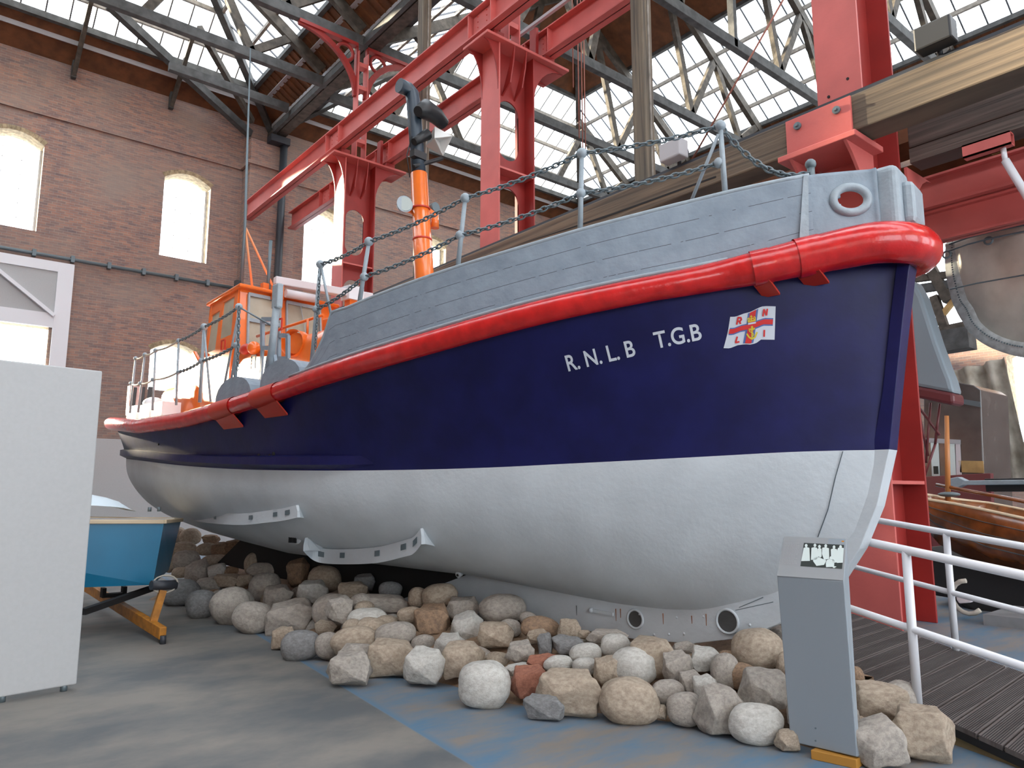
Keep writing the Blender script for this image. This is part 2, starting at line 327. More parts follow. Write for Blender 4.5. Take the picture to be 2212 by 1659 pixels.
# brick arch bands, sills, string course
m=MB(); m.box((-7.5,YW-.07,12.93),(26.2,YW,13.02)); m.box((-7.5,YW-.05,13.02),(26.2,YW,13.10)); m.build('trim_1',M['brick'],kind='structure')
m=MB()
for (a,b_,z0,z1,rr_) in ops:
    if not rr_: continue
    n=14
    for i in range(n):
        for q in (0,):
            t0=-1+2*i/n; t1=-1+2*(i+.93)/n
            def pt(t,e): return ((a+b_)/2+(b_-a)/2*t*(1+e*.12),YW-.012,z1+rr_*(1-t*t)+e*.13)
            m.quad(pt(t0,0),pt(t1,0),pt(t1,1),pt(t0,1))
m.build('trim_2',M['brickedge'],kind='structure',solid=.01)
for nm,z in (('trim_3',lz0),):
    pass
# cable / pipe run across the wall
pz=P2w(200,571)[1]
MB().tube([(-7,YW-.12,pz+.0),(9.0,YW-.12,pz)],.055,8).build('wall_pipe',M['chain'])
o=bpy.data.objects['wall_pipe']; tag(o,'grey conduit run clamped across the brick wall above the white hatch door','pipe')
m=MB(); 
for i in range(15): m.box((-5.6+i*1.0,YW-.19,pz-.09),(-5.5+i*1.0,YW,pz+.11))
m.build('clamp',M['chain'],o)
# windows: frames with glazing bars and one pane each
def window(idx,a,b_,z0,z1,rise,label):
    m=MB(); y=YW+.42
    m.box((a,y,z0),(a+.06,y+.06,z1)).box((b_-.06,y,z0),(b_,y+.06,z1)).box((a,y,z0),(b_,y+.06,z0+.06))
    for i in (1,2): m.box((a+(b_-a)*i/3-.008,y+.02,z0),(a+(b_-a)*i/3+.008,y+.04,z1+rise*.8))
    for i in range(1,6): m.box((a,y+.02,z0+(z1-z0)*i/6-.008),(b_,y+.04,z0+(z1-z0)*i/6+.008))
    f=m.build('window_%d'%idx,M['whitep'],kind='structure')
    MB().quad((a,y+.03,z0),(b_,y+.03,z0),(b_,y+.03,z1+rise),(a,y+.03,z1+rise)).build('window_pane',M['glass'],f)
for i,o_ in enumerate(ops[:7]): window(i+1,*o_,'')
# white hatch door with braces and a glazed opening
def hatch():
    y=YW-.08; x0,x1=-1.6,dx1; zt=dzt; zm=P2w(80,705)[1]; zb=P2w(120,795)[1]; z0=2.8
    root=MB().box((x0,y-.02,z0),(x0+.01,y,z0+.01)).build('door_1',M['whitep'],kind='structure')
    m=MB()
    for a,b_ in (((x0,z0),(x0+.25,zt)),((x1-.42,z0),(x1,zt)),((x0,zt-.3),(x1,zt)),((x0,zm),(x1,zm+.42)),((x0,z0),(x1,zb)),((1.0,zm),(1.28,zt))):
        hz=(b_[0]-a[0])>1.0; m.box((a[0]+(.01 if hz else 0),y-(.092 if hz else .10),a[1]+(0 if hz else .01)),(b_[0]-(.01 if hz else 0),y-(.002 if hz else 0),b_[1]-(0 if hz else .01)))
    m.bar((1.3,y-.06,zt-.3),(x1-.42,y-.06,zm+.35),.10,.26,(0,1,0))
    [setattr(f,'material_index',0) for f in m.bm.faces]; DF=m.build('door_frame',M['whitep'],root)
    MB().box((x0+.05,y-.05,zm+.3),(x1-.2,y-.03,zt-.15)).build('door_boarding',M['panel'],root)
    MB().quad((x0,y+.03,zb),(x1,y+.03,zb),(x1,y+.03,zm),(x0,y+.03,zm)).build('window_pane',M['glass'],root)
hatch()
# corner pilaster, rainwater pipe
m=MB(); m.box((8.45,YW-.75,0),(10.15,YW,13.9)); m.box((8.35,YW-.85,12.93),(10.25,YW,13.05)); m.build('wall_pier',M['brick'],kind='structure')
bpy.data.objects['wall_pier'].name='trim_4'
m=MB().tube([(9.55,YW-.95,0),(9.55,YW-.95,13.9)],.13,12); o=m.build('downpipe',M['ironpipe'])
tag(o,'black iron rainwater downpipe running down the brick pier','pipe')
m=MB().box((9.0,YW-1.15,13.85),(9.7,YW-.76,14.1)).build('hopper',M['ironpipe'],o)
# other walls
def wall_open_x(name,y0,y1,z1,x,th,ops,lab=None):
    o=wall_open(name,y0,y1,0,z1,0,th,ops,M['brick'],M['brickedge']); o.rotation_euler=(0,0,R(90)); o.location=(x+th,0,0); return o
wall_open_x('wall_left',-12.4,YW,14.9,-7.5,.6,[(-8.5,-4.5,1.2,5,0)])  # unseen opening, added to let more daylight in from the left
ya_,yb_=at(2075,650,X=25.6).y,at(1900,650,X=25.6).y; yc_,yd_=at(2330,900,X=25.6).y,at(2186,900,X=25.6).y
wall_open_x('wall_right',-12.4,YW,14.9,25.6,.6,[(ya_,yb_,6.6,12,0),(yc_,yd_,3.0,5.6,.3)])
wall_open('wall_front',-6.9,25.6,0,14.9,-12.4,.4,[(-5.0,1.0,1,8,0),(2.6,8.4,1,8,0),(11,17,1,8,0),(19.5,24.5,1,8,0)],M['brick'],M['brickedge'])  # unseen openings behind the camera, added for soft frontal light on the hull
# ---------------------------------------------------------------- roof
TN=.66
def roofz(h,x):
    x0=(-6.55,9.45)[h]; return 14.85+min(x-x0,x0+16-x)*TN
YB=-12.
def slope(h,side,lo,hi,matr,nm,thick=.02,off=0,parent=None):
    """strip of a side slope between horizontal distances lo..hi from the eave, with hip cut at the back"""
    x0=(-6.55,9.45)[h]; f=(lambda d:x0+d) if side==0 else (lambda d:x0+16-d)
    m=MB(); m.quad((f(lo),YB,14.85+lo*TN+off),(f(lo),YW-lo,14.85+lo*TN+off),(f(hi),YW-hi,14.85+hi*TN+off),(f(hi),YB,14.85+hi*TN+off))
    return m
def hipq(h,lo,hi,off=0):
    x0=(-6.55,9.45)[h]
    return MB().quad((x0+lo,YW-lo,14.85+lo*TN+off),(x0+16-lo,YW-lo,14.85+lo*TN+off),(x0+16-hi,YW-hi,14.85+hi*TN+off),(x0+hi,YW-hi,14.85+hi*TN+off))
ceil=MB().box((9.3,YB,14.75),(9.6,YW,14.87)).build('ceiling',M['gutter'],kind='structure')
GL0,GL1=1.15,4.85
for h in (0,1):
    for side in (0,1):
        slope(h,side,0,GL0,None,'').build('eave_boarding',M['board'],ceil,solid=.05)
        slope(h,side,GL1,8,None,'').build('ridge_boarding',M['board'],ceil,solid=.05)
        slope(h,side,GL0,GL1,None,'',off=.03).build('roof_glass',M['glass'],ceil)
        x0=(-6.55,9.45)[h]; f=(lambda d:x0+d) if side==0 else (lambda d:x0+16-d)
        m=MB(); y=YB
        while y<YW-GL0:
            hi=min(GL1,YW-y-.05); 
            if hi>GL0+.1: m.bar((f(GL0),y,14.85+GL0*TN),(f(hi),y,14.85+hi*TN),.042,.05)
            y+=.62
        m.build('glazing_bar',M['bar'],ceil)
        m=MB()
        for d in (1.9,2.9,3.9): m.bar((f(d),YB,14.85+d*TN-.10),(f(d),YW-d,14.85+d*TN-.10),.09,.13)
        m.build('purlin',M['purl'],ceil)
        m=MB()
        for d,hh in ((GL0,.16),(GL1,.14)): m.bar((f(d),YB,14.85+d*TN-.08),(f(d),YW-d,14.85+d*TN-.08),.14,hh)
        m.build('purlin',M['timberd'],ceil)
        # ribs across the eave boarding
        m=MB(); y=YB
        while y<YW-1.2:
            m.bar((f(.05),y,14.85-.04),(f(GL0),y,14.85+GL0*TN-.06),.05,.05); y+=.31
        m.build('boarding_rib',M['board'],ceil)
        # light batten along the boarding
        MB().bar((f(.72),YB,14.85+.72*TN-.09),(f(.72),YW-.72,14.85+.72*TN-.09),.16,.03).build('gutter_board',M['gutter'],ceil)
    hipq(h,0,GL0).build('eave_boarding',M['board'],ceil,solid=.05)
    hipq(h,GL1,8).build('ridge_boarding',M['board'],ceil,solid=.05)
    hipq(h,GL0,GL1,off=.03).build('roof_glass',M['glass'],ceil)
    x0=(-6.55,9.45)[h]; m=MB(); x=x0+GL0
    while x<x0+16-GL0:
        hi=min(GL1,x-x0-.05,x0+16-x-.05)
        if hi>GL0+.1: m.bar((x,YW-GL0,14.85+GL0*TN),(x,YW-hi,14.85+hi*TN),.042,.05)
        x+=.62
    m.build('glazing_bar',M['bar'],ceil)
    m=MB()
    for d in (1.9,2.9,3.9): m.bar((x0+d,YW-d,14.85+d*TN-.10),(x0+16-d,YW-d,14.85+d*TN-.10),.09,.13)
    m.build('purlin',M['purl'],ceil)
    m=MB()
    for d,hh in ((GL0,.2),(GL1,.14)): m.bar((x0+d,YW-d,14.85+d*TN-.09),(x0+16-d,YW-d,14.85+d*TN-.09),.16,hh)
    for sx_ in (0,1):
        g=(lambda d:x0+d) if sx_==0 else (lambda d:x0+16-d)
        m.bar((g(0),YW,14.85-.14),(g(8),YW-8,14.85+8*TN-.14),.22,.22)
    m.build('purlin',M['timberd'],ceil)
    MB().bar((x0+.7,YW-.72,14.85+.72*TN-.09),(x0+15.3,YW-.72,14.85+.72*TN-.09),.03,.16).build('gutter_board',M['gutter'],ceil)
# trusses
TZ=14.35
def truss(h,y,label,group,full=True):
    x0=(-6.55,9.45)[h]; lt=['western','eastern'][h]
    t=empty('roof_truss',(x0+8,y,TZ),label,'roof truss',group)
    def L(x,z): return (x-x0-8,0,z-TZ)
    MB().bar(L(x0+.2,TZ),L(x0+15.8,TZ),.2,.30).build('tie_beam',M['timberd'],t,bevel=.01)
    for s in (0,1):
        g=(lambda d:x0+d) if s==0 else (lambda d:x0+16-d)
        hx=min(8,YW-y) if YW-y<8 else 8
        MB().bar(L(g(.35),14.85+.35*TN-.35),L(g(hx),14.85+hx*TN-.35),.18,.32).build('rafter',M['timber'],t)
        if hx>3:
            for a,bb in (((2.6,TZ+.1),(1.4,15.4)),((2.6,TZ+.1),(4.0,14.85+4.0*TN-.4)),((5.5,TZ+.1),(4.0,14.85+4.0*TN-.4)) if hx>4 else ((2.6,TZ+.1),(3.0,14.85+3.0*TN-.4)),):
                MB().bar(L(g(a[0]),a[1]),L(g(bb[0]),bb[1]),.15,.24).build('strut',M['timber'],t)
            if hx>6: MB().bar(L(g(5.5),TZ+.1),L(g(6.6),14.85+6.6*TN-.4),.15,.24).build('strut',M['timber'],t)
    if YW-y>8: MB().bar(L(x0+8,TZ-.1),L(x0+8,20-.2),.16,.2).build('king_post',M['timberd'],t)
    return t
tr_y=[20.45,17.8,14.4,11.05,7.7,4.3,.9,-2.5,-5.9]
for i,y in enumerate(tr_y[:4]):
    truss(0,y,['dark timber roof truss crossing the left skylight, second out from the brick wall','dark timber roof truss meeting the head of the farthest red column, on its left','dark timber roof truss at the top edge, left of the post behind the funnel','dark timber roof truss mostly above the frame, left of the middle red column'][i],'roof trusses over the left bay')
for i,y in enumerate([21.1]+tr_y[1:6]):
    truss(1,y,['grey timber truss deepest in the right bay, nearest the end skylight','grey timber truss with fan of pale struts behind the middle red column','grey timber truss meeting the middle stanchion line, seen right of the middle red column','grey timber truss running down behind the tall timber post to the big red column','grey timber truss crossing the skylight to the right of the big red column','grey timber truss over the silver riveted boat, top right corner'][i],'roof trusses over the right bay')
# valley beam over the columns
m=MB().bar((9.45,YB,14.42),(9.45,YW,14.42),.34,.36); o=m.build('valley_beam',M['timber']); tag(o,'long old timber valley beam running over the red columns up to the brick pier','beam')
MB().bar((9.15,YB,14.30),(9.15,YW-1,14.30),.12,.2).build('packing',M['timberd'],o)
ca=at(365,143,Y=22.9); cb=at(622,234,Y=22.9)
o=MB().bar(ca,cb,.2,.28).build('corner_tie',M['timberd'],bevel=.01); tag(o,'short dark corner tie beam between the diagonal brace and the brick pier','beam')
MB().bar(at(430,60,Y=22.0),at(545,262,Y=24.6),.16,.2).build('hip_strut',M['timber'],o)
for (x,y0,y1,X_) in ((1249,140,300,12.0),(1256,140,330,12.1),(1262,150,330,12.2),(1236,0,190,12.0)):
    a=at(x,y0,X=X_); b_=at(x,y1,X=X_); o=MB().tube([(a.x,a.y,14.3),(a.x,a.y,b_.z)],.018,6).build('hanging_rope',MATS.get('rope_red') or mat('rope_red',(.30,.12,.09),.8)); tag(o,{1249:'left of three thin reddish ropes hanging beside the middle red column',1256:'middle of three thin reddish ropes hanging beside the middle red column',1262:'right of three thin reddish ropes hanging beside the middle red column',1236:'single short rope hanging just left of the three reddish ropes'}[x],'rope','ropes hanging from the roof')
a=at(1495,345,X=8.3); b_=at(1700,-15,X=8.3); o=MB().tube([a,b_],.014,6).build('slanting_wire',MATS['rope_red']); tag(o,'thin rusty wire slanting up across the glazing left of the big red column','wire')
# short hanging brackets on the brick wall
for i,(x,lb) in enumerate(((2.6,'dark timber eaves bracket on the brick wall, between the two big arched windows'),(6.05,'dark forked eaves bracket on the brick wall, directly above the right arched window'))):
    xx=P2w((157,367)[i],(172,238)[i])[0]; zz=P2w((157,367)[i],(172,238)[i])[1]
    b0=MB().bar((xx,YW-.12,zz),(xx,YW-.12,15.0),.14,.16).build('wall_bracket',M['timberd']); tag(b0,lb,'bracket','brackets hanging from the eaves')
    MB().bar((xx,YW-.16,zz+.1),(xx+.05,YW-2.2,16.2),.12,.16).build('brace',M['timber'],b0)
d0=at(236,10,Y=22.9); d1=at(540,290,Y=YW-.3)
m=MB().bar(d0,d1,.22,.26); o=m.build('diagonal_brace',M['timberd']); tag(o,'dark diagonal timber brace descending across the left skylight to the corner pier','beam')
m=MB().bar((9.45,15.3,14.4),(9.0,YW-.6,14.2),.18,.2)
m.bm.free()
# hanging cable
c0=at(541,100,Y=22.9); c1=at(530,490,Y=22.9)
# ---------------------------------------------------------------- red columns and girders
XA,XB=8.55,9.5
def ovalplate(m,y,th,x0,x1,z0,z1,holes,n=16):
    """web plate in the XZ plane with stadium holes (cx,half_w,zlo,zhi)"""
    zs=[z0]
    for (cx,hw,a,b_) in holes:
        # solid below
        m.box((x0,y-th/2,zs[-1]),(x1,y+th/2,a)); zs.append(b_)
        pts=[]
        for i in range(n+1):
            t=math.pi*i/n; pts.append((cx-hw*math.cos(t),b_-hw+hw*math.sin(t)))
        top=pts
        bot=[(cx-hw*math.cos(math.pi*i/n),a+hw-hw*math.sin(math.pi*i/n)) for i in range(n+1)]
        for i in range(n):
            (xa,za),(xb_,zb)=top[i],top[i+1]; (xc,zc),(xd,zd)=bot[i],bot[i+1]
            for ya in (y-th/2,y+th/2):
                m.quad((xa,ya,za),(xb_,ya,zb),(xb_,ya,b_),(xa,ya,b_)); m.quad((xc,ya,a),(xd,ya,a),(xd,ya,zd),(xc,ya,zc))
            m.quad((xa,y-th/2,za),(xb_,y-th/2,zb),(xb_,y+th/2,zb),(xa,y+th/2,za)); m.quad((xc,y-th/2,zc),(xd,y-th/2,zd),(xd,y+th/2,zd),(xc,y+th/2,zc))
        for xx,sg in ((cx-hw,-1),(cx+hw,1)):
            m.box((x0 if sg<0 else xx,y-th/2,a),(xx if sg<0 else x1,y+th/2,b_))
            m.quad((xx,y-th/2,a+hw),(xx,y+th/2,a+hw),(xx,y+th/2,b_-hw),(xx,y-th/2,b_-hw))
    m.box((x0,y-th/2,zs[-1]),(x1,y+th/2,z1))
def column(yc,label,ztop,head=True,lower_solid=False,holes=None,upper=True,flw=.6):
    c=empty('red_column',(9.0,yc,0),label,'column','red riveted columns carrying the girders')
    L=lambda x,y,z:(x-9.0,y,z)
    y0,y1=-flw/2,flw/2
    zf=ztop if head else ztop
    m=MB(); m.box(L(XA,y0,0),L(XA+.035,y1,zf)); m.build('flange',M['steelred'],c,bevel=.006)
    m=MB(); m.box(L(XB-.035,y0,0),L(XB,y1,zf)); m.build('flange',M['steelred_shade'],c,bevel=.006)
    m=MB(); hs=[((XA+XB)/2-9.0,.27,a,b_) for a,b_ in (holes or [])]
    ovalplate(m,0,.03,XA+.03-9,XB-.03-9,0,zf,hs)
    m.build('web',M['steelred_shade'],c)
    m=MB()
    pl=[1.62] if not holes else [a-.35 for a,b_ in holes]
    for z in pl: m.box(L(XA+.03,y0+.01,z-.02),L(XB-.03,y1-.01,z+.02))
    m.build('stiffener',M['steelred'],c)
    if head:
        m=MB()
        # curved ribs outwards under the girders, two on each side
        for ys in (y0+.02,y1-.05):
            out=[(XA,9.55)]+[(XA-.36*(1-math.cos(math.pi/2*i/8)),9.55+.98*math.sin(math.pi/2*i/8)) for i in range(1,9)]+[(XA,10.56)]
            m.poly([L(x,ys,z) for x,z in out],(0,.03,0))
            out=[(XB,9.55)]+[(XB+.85*(1-math.cos(math.pi/2*i/8)),9.55+.98*math.sin(math.pi/2*i/8)) for i in range(1,9)]+[(XB,10.56)]
            m.poly([L(x,ys,z) for x,z in out],(0,.03,0))
        for xx in (XA+.3,XA+.62): m.poly([L(xx,0,9.6),L(xx,-.42,10.55),L(xx,-.38,10.2),L(xx,-.28,9.8)],(.03,0,0)); 
        m.build('bracket_rib',M['steelred_shade'],c)
        MB().box(L(8.16,-.42,10.56),L(10.4,.42,10.62)).build('cap_plate',M['steelred'],c,bevel=.01)
        m=MB()
        for xx in (8.55,9.95): m.box(L(xx-.13,-.3,10.62),L(xx+.13,.3,10.79))
        m.box(L(9.72,-.1,10.62),L(9.8,.1,11.5))
        m.build('packing_block',M['steelred_shade'],c)
    if upper:
        m=MB(); m.box(L(8.93,-.14,10.62),L(8.96,.14,13.95)); m.box(L(9.22,-.14,10.62),L(9.25,.14,13.95))
        for z in (11.2,12.0,12.8,13.5): m.box(L(8.96,-.12,z),L(9.22,.12,z+.12))
        m.build('upper_post',M['steelred'],c,bevel=.004)
        for sg in (-1,1):
            m=MB(); xs=8.93 if sg<0 else 9.25
            pts=[(xs+sg*1.75*(1-math.cos(math.pi/2*i/12)),12.6+1.55*math.sin(math.pi/2*i/12)) for i in range(13)]
            for yy in (-.06,):
                for a,b_ in zip(pts,pts[1:]): m.bar(L(a[0],0,a[1]),L(b_[0],0,b_[1]),.16,.10,(0,1,0))
                m.bar(L(xs,0,14.15),L(xs+sg*1.75,0,14.17),.18,.10)
                m.bar(L(xs,0,12.6),L(xs,0,14.15),.12,.05,(1,0,0))
                ring=[L(xs+sg*.36+.24*math.cos(2*math.pi*k/20),0,13.82+.24*math.sin(2*math.pi*k/20)) for k in range(20)]
                m.tube(ring,.05,8,closed=True)
            m.build('arched_bracket',M['steelred_shade'],c)
    return c
column(17.77,'farthest red riveted column with arched brackets above the girder, near the arched windows',10.56,True,holes=[(4.0,5.3),(5.95,7.25),(7.95,9.25)])
VA=bpy.data.objects['red_column']
m=MB().tube([(-.47,-.45,6.05),(-.47,-.30,6.05),(-.47,-.12,6.0),(-.47,0,6.0)],[.07,.10,.20,.24],16); m.tube([(-.62,-.45,6.15),(-.38,-.45,6.15)],.09,10); m.build('winch_drum',M['steelred_shade'],VA)
column(11.06,'middle red riveted column with oval holes, behind the lifeboat between funnel and timber post',10.56,True,holes=[(4.6,5.9),(6.35,7.65),(8.25,9.55)])
cc=column(3.97,'nearest big red column rising beside the bow to the top of the picture',10.56,True,holes=None,flw=.56,upper=False)
L=lambda x,y,z:(x-9.0,y-3.97,z)
m=MB(); m.box(L(7.86,3.5,5.46),L(8.56,4.45,5.53)); 
m.build('beam_shelf',M['steelred'],cc,bevel=.01)
m=MB()
for ys in (3.62,4.28):
    out=[(XA,4.3),(XA-.10,4.6),(XA-.22,4.9),(XA-.36,5.15),(XA-.52,5.34),(XA-.66,5.46),(XA,5.46)]
    m.poly([L(x,ys,z) for x,z in out],(0,.035,0))
    out=[(XB,4.3)]+[(XB+.75*(1-math.cos(math.pi/2*i/8))**1,4.3+1.3*math.sin(math.pi/2*i/8)) for i in range(1,9)]+[(XB,5.6)]
    m.poly([L(x,ys,z) for x,z in out],(0,.035,0))
m.build('beam_bracket',M['steelred'],cc)
m=MB(); m.box(L(7.93,3.56,5.54),L(7.96,4.36,5.98)); m.build('bolted_plate',M['steelred'],cc,bevel=.005)
m=MB()
for y in (3.72,4.2): m.tube([L(7.93,y,5.86),L(7.90,y,5.86)],.045,12).tube([L(7.90,y,5.86),L(7.87,y,5.86)],.02,8)
m.build('bolt',M['chain'],cc)
m=MB()
for y,z in ((3.85,6.55),(4.1,6.42)): m.tube([L(8.56,y,z),L(8.54,y,z)],.018,8)
m.build('bolt_hole',M['black'],cc)
def girder(X,y0,y1,z0,z1,label,ys,hw=.15,mt='steelred'):
    g=empty('crane_girder',(X,(y0+y1)/2,z0),label,'girder','red crane girders on the columns'); oy=(y0+y1)/2
    L=lambda x,y,z:(x-X,y-oy,z-z0)
    MB().box(L(X-.01,y0,z0),L(X+.01,y1,z1)).build('web',M[mt],g)
    MB().box(L(X-hw,y0,z1-.03),L(X+hw,y1,z1)).build('flange',M[mt],g)
    MB().box(L(X-hw,y0,z0),L(X+hw,y1,z0+.03)).build('flange',M[mt],g)
    m=MB(); rv=MB()
    for yc in ys:
        for dy in (-.38,.38): m.box(L(X-hw+.01,yc+dy-.012,z0+.03),L(X+hw-.01,yc+dy+.012,z1-.03))
        m.box(L(X-.03,yc-.22,z0+.06),L(X+.03,yc+.34,z1-.06))
        for i in range(4):
            for dy in (-.12,.18): rv.sph(L(X-.03,yc+dy,z0+.13+i*.12),.016,seg=6)
    m.build('stiffener',M[mt],g); rv.build('rivet',M['redbr'],g)
    return g
girder(8.4,-5,24.5,10.80,11.40,'near red crane girder, its flat web facing the boat, running to the brick pier',[3.97,11.06,17.77])
girder(9.95,-5,24.4,10.80,11.40,'far red crane girder running parallel just beyond the near one',[3.97,11.06,17.77,21.5])
# steel strip light between girders
p0=at(1150,60,Z=11.9); p1=at(1260,0,Z=11.9)
m=MB(); m.bar((9.75,6,11.62),(9.75,12.6,11.62),.07,.07); o=m.build('strip_light_tube',M['gutter']); tag(o,'pale slim batten running along the top of the far crane girder','batten')
# timber pillars
for y,lb,xx in ((14.4,'weathered timber post standing between girders just behind the funnel',9.05),(7.55,'tall bluish stained timber post standing behind the lifeboat rail in the middle',9.1)):
    o=MB().box((xx-.12,y-.15,0),(xx+.12,y+.12,14.2)).build('timber_post',M['post'],bevel=.02); tag(o,lb,'post','timber posts under the roof valley')
    MB().box((xx+.0,y-.17,0),(xx+.035,y-.15,14.2)).build('pipe_run',M['purl'],o)
# timber beam along the columns with steel rail on top
o=MB().box((7.97,-4,5.56),(8.38,24,6.0)).build('timber_baulk',M['baulk'],bevel=.02); tag(o,'long brown split timber baulk with a steel rail on top, passing behind the lifeboat rail','beam')
MB().box((8.0,-4,6.0),(8.12,24,6.03)).box((8.04,-4,6.03),(8.08,24,6.07)).build('rail',M['ironpipe'],o)
m=MB(); m.poly([(7.965,5.4,5.66),(7.965,7.2,5.70),(7.965,9.5,5.80),(7.965,7.4,5.675),(7.965,5.4,5.635)],(.004,0,0)); m.build('crack',M['black'],o)
o=MB().box((9.55,-4,5.86),(9.9,3.6,6.16)).build('timber_baulk',M['baulkd'],bevel=.02); tag(o,'dark paired timber baulk on the far side of the big red column, upper right','beam')
MB().box((9.56,-4,5.66),(9.9,3.6,5.85)).build('lower_baulk',M['baulkd'],o)
o=MB().box((9.35,-4,6.42),(9.40,9,6.46)).build('cable_tray',M['gutter']); tag(o,'thin perforated pale cable tray running above the dark baulk','cable tray')
m=MB()
for i in range(60): m.box((9.345,-2+i*.16,6.43),(9.35,-1.92+i*.16,6.45))
m.build('slot',M['timberd'],o)
o=MB().box((10.3,-4,6.3),(10.9,10,7.1)).build('timber_floor_edge',M['board']); tag(o,'brown boarded gallery edge above the cable tray behind the bow','boarding')
o=MB().box((11.1,-4,5.3),(11.3,10,6.3)).build('timber_floor_edge',M['board']); tag(o,'shadowed brown boarded gallery front above the lower red beam','boarding')
MB().box((10.8,2.9,5.95),(10.86,3.05,6.3)).build('cleat',M['timberl'],o)
# floodlights on the baulk
def flood(y,label,dark):
    f=empty('floodlight',(8.06,y,6.07),label,'floodlight','floodlights clamped on the rail of the timber baulk')
    MB().tube([(0,0,0),(0,0,.12)],.03,8).build('stem',M['blackp'],f)
    MB().tube([(-.02,-.12,.15),(-.02,.12,.17)],.09,14).build('housing',M['blackp'],f)
    MB().box((-.25,-.20,.02),(-.05,.16,.28)).build('lamp_head',M['blackp' if dark else 'gutter'],f,bevel=.02)
flood(2.65,'dark floodlight clamped on the timber baulk right of the big red column',True)
flood(6.05,'pale-faced floodlight clamped on the baulk between the last chain stanchions',False)
# red girder at right
g=girder(10.6,-3,7.5,5.36,5.80,'lower red girder behind the bow chock, running to the right edge above the silver boat',[],.12)
g['group']='red beams at right'
g2=girder(10.75,-3,7.5,4.92,5.36,'second lower red girder directly under the first, touching the top of the silver boat',[],.10)
g2['group']='red beams at right'
def hollow():
    c=empty('square_tube',(9.6,2.0,5.0),'cut end of a square steel tube above the lower red girder at the right edge','tube')
    m=MB(); 
    for a,b_ in (((-.14,-.0,.42),(.0,.5,.44)),((-.14,0,.28),(0,.5,.30)),((-.14,0,.28),(-.12,.5,.44)),((-.02,0,.28),(0,.5,.44))): m.box(a,b_)
    m.build('tube_wall',M['steelred'],c)
    m=MB().tube([(-.07,.1,.28),(-.04,.1,.12)],.03,8).tube([(-.04,.1,.14),(.1,-.35,-1.2)],.045,10); m.build('hanging_bar',M['whitep'],c)
sp=at(2170,310,X=9.6)
hollow(); bpy.data.objects['square_tube'].location=(9.6,sp.y-.1,sp.z-.36)
# ================================================================ the lifeboat
PHI=R(7.6); S3=Vector((5.93,2.42,0)); AX=Vector((-math.sin(PHI),math.cos(PHI),0)); NX=Vector((-math.cos(PHI),-math.sin(PHI),0))
KB=.87   # overall size of the boat relative to the working drawing below
BOAT=empty('lifeboat',Vector((S3.x*KB,S3.y*KB,1.5*(1-KB))),'old lifeboat with navy and white hull, red fender and orange cabin on boulders','boat',rz=PHI)
BOAT.scale=(KB,KB,KB)
def B(u,v,z): return Vector((-v,u,z))          # boat frame: u aft of the stem, v to port
def uz(x,y,v):
    d=ray(x,y); t=((S3-CAM).dot(NX)+v)/d.dot(NX); p=CAM+d*t; return ((p-S3).dot(AX),p.z)
def proj(p):
    d=p-CAM; zz=d.dot(FW); return 1106+FPX*d.dot(RT)/zz, 829.5-FPX*d.dot(UP)/zz, zz
def BW(u,v,z): return S3+AX*u+NX*v+Vector((0,0,z))
LOA=13.8
def taper(u,p,q): 
    s=u/LOA; return max(0,1-max(0,(s-.6)/.4)**p)**q
def bs(u): return .07+1.91*(1-(1-min(1,max(u+.05,0)/5.2))**2.1)*taper(u,2.6,.5) if u<LOA*.6 else 1.98*taper(u,2.6,.5)+.0
def bw(u): return (.07+1.76*(1-(1-min(1,max(u-.12,0)/6.4))**1.62))*taper(u,2.2,.55)
def fitz(b,tr,us,z0):
    out=[]
    for u in us:
        z=z0
        for k in range(30):
            x,y,d=proj(BW(u,b(u),z)); z+=(y-interp(tr,x))*d/FPX*.9
        out.append((u,z))
    return out
TS=[(240,915),(300,921),(400,907),(500,879),(600,847),(700,811),(800,779),(900,749),(1000,720),(1100,692),(1200,667),(1300,645),(1400,625),(1500,607),(1600,587),(1700,564),(1800,541),(1900,523),(2035,540)]
TP=[(270,991),(400,1007),(538,1015),(700,1017),(800,1016),(1000,1013),(1400,993),(1750,974),(1904,972)]
TB=[(717,683),(776,656),(903,607),(982,581),(1240,503),(1400,461),(1558,422),(1754,390),(1887,376)]
US=[0,.4,.8,1.2,1.6,2,2.6,3.2,4,5,6,7,8,9,10,11,12,12.9]
ZS=fitz(bs,TS,US,2.5); ZS=[(-.3,ZS[0][1]+.08)]+ZS+[(13.8,ZS[-1][1]+.09)]
ZP=fitz(bw,TP,[.2]+US[1:],1.9); ZP=[(-.3,ZP[0][1])]+ZP+[(13.8,ZP[-1][1]+.06)]
ZB=fitz(lambda u:bs(u)+.0,TB,[0,.4,.8,1.2,1.6,2,2.6,3.2,4,4.6],3.6)
zs=lambda u:smooth_interp(ZS,u); zp=lambda u:smooth_interp(ZP,u); zbw=lambda u:smooth_interp(ZB,u)
STEM=[(-.15,3.5),(-.07,3.19),(0,2.8),(.08,2.26),(.16,1.83),(.28,1.40),(.43,1.07),(.64,.93),(1.05,.66),(1.37,.56),(1.73,.46),(2.1,.43),(2.6,.43),(3.31,.47),(4.56,.55),(8,.58),(10,.74),(11.4,.90),(12.4,1.2),(13.2,1.75),(13.6,2.2),(13.8,2.6)]
zb=lambda u:interp(STEM,u)
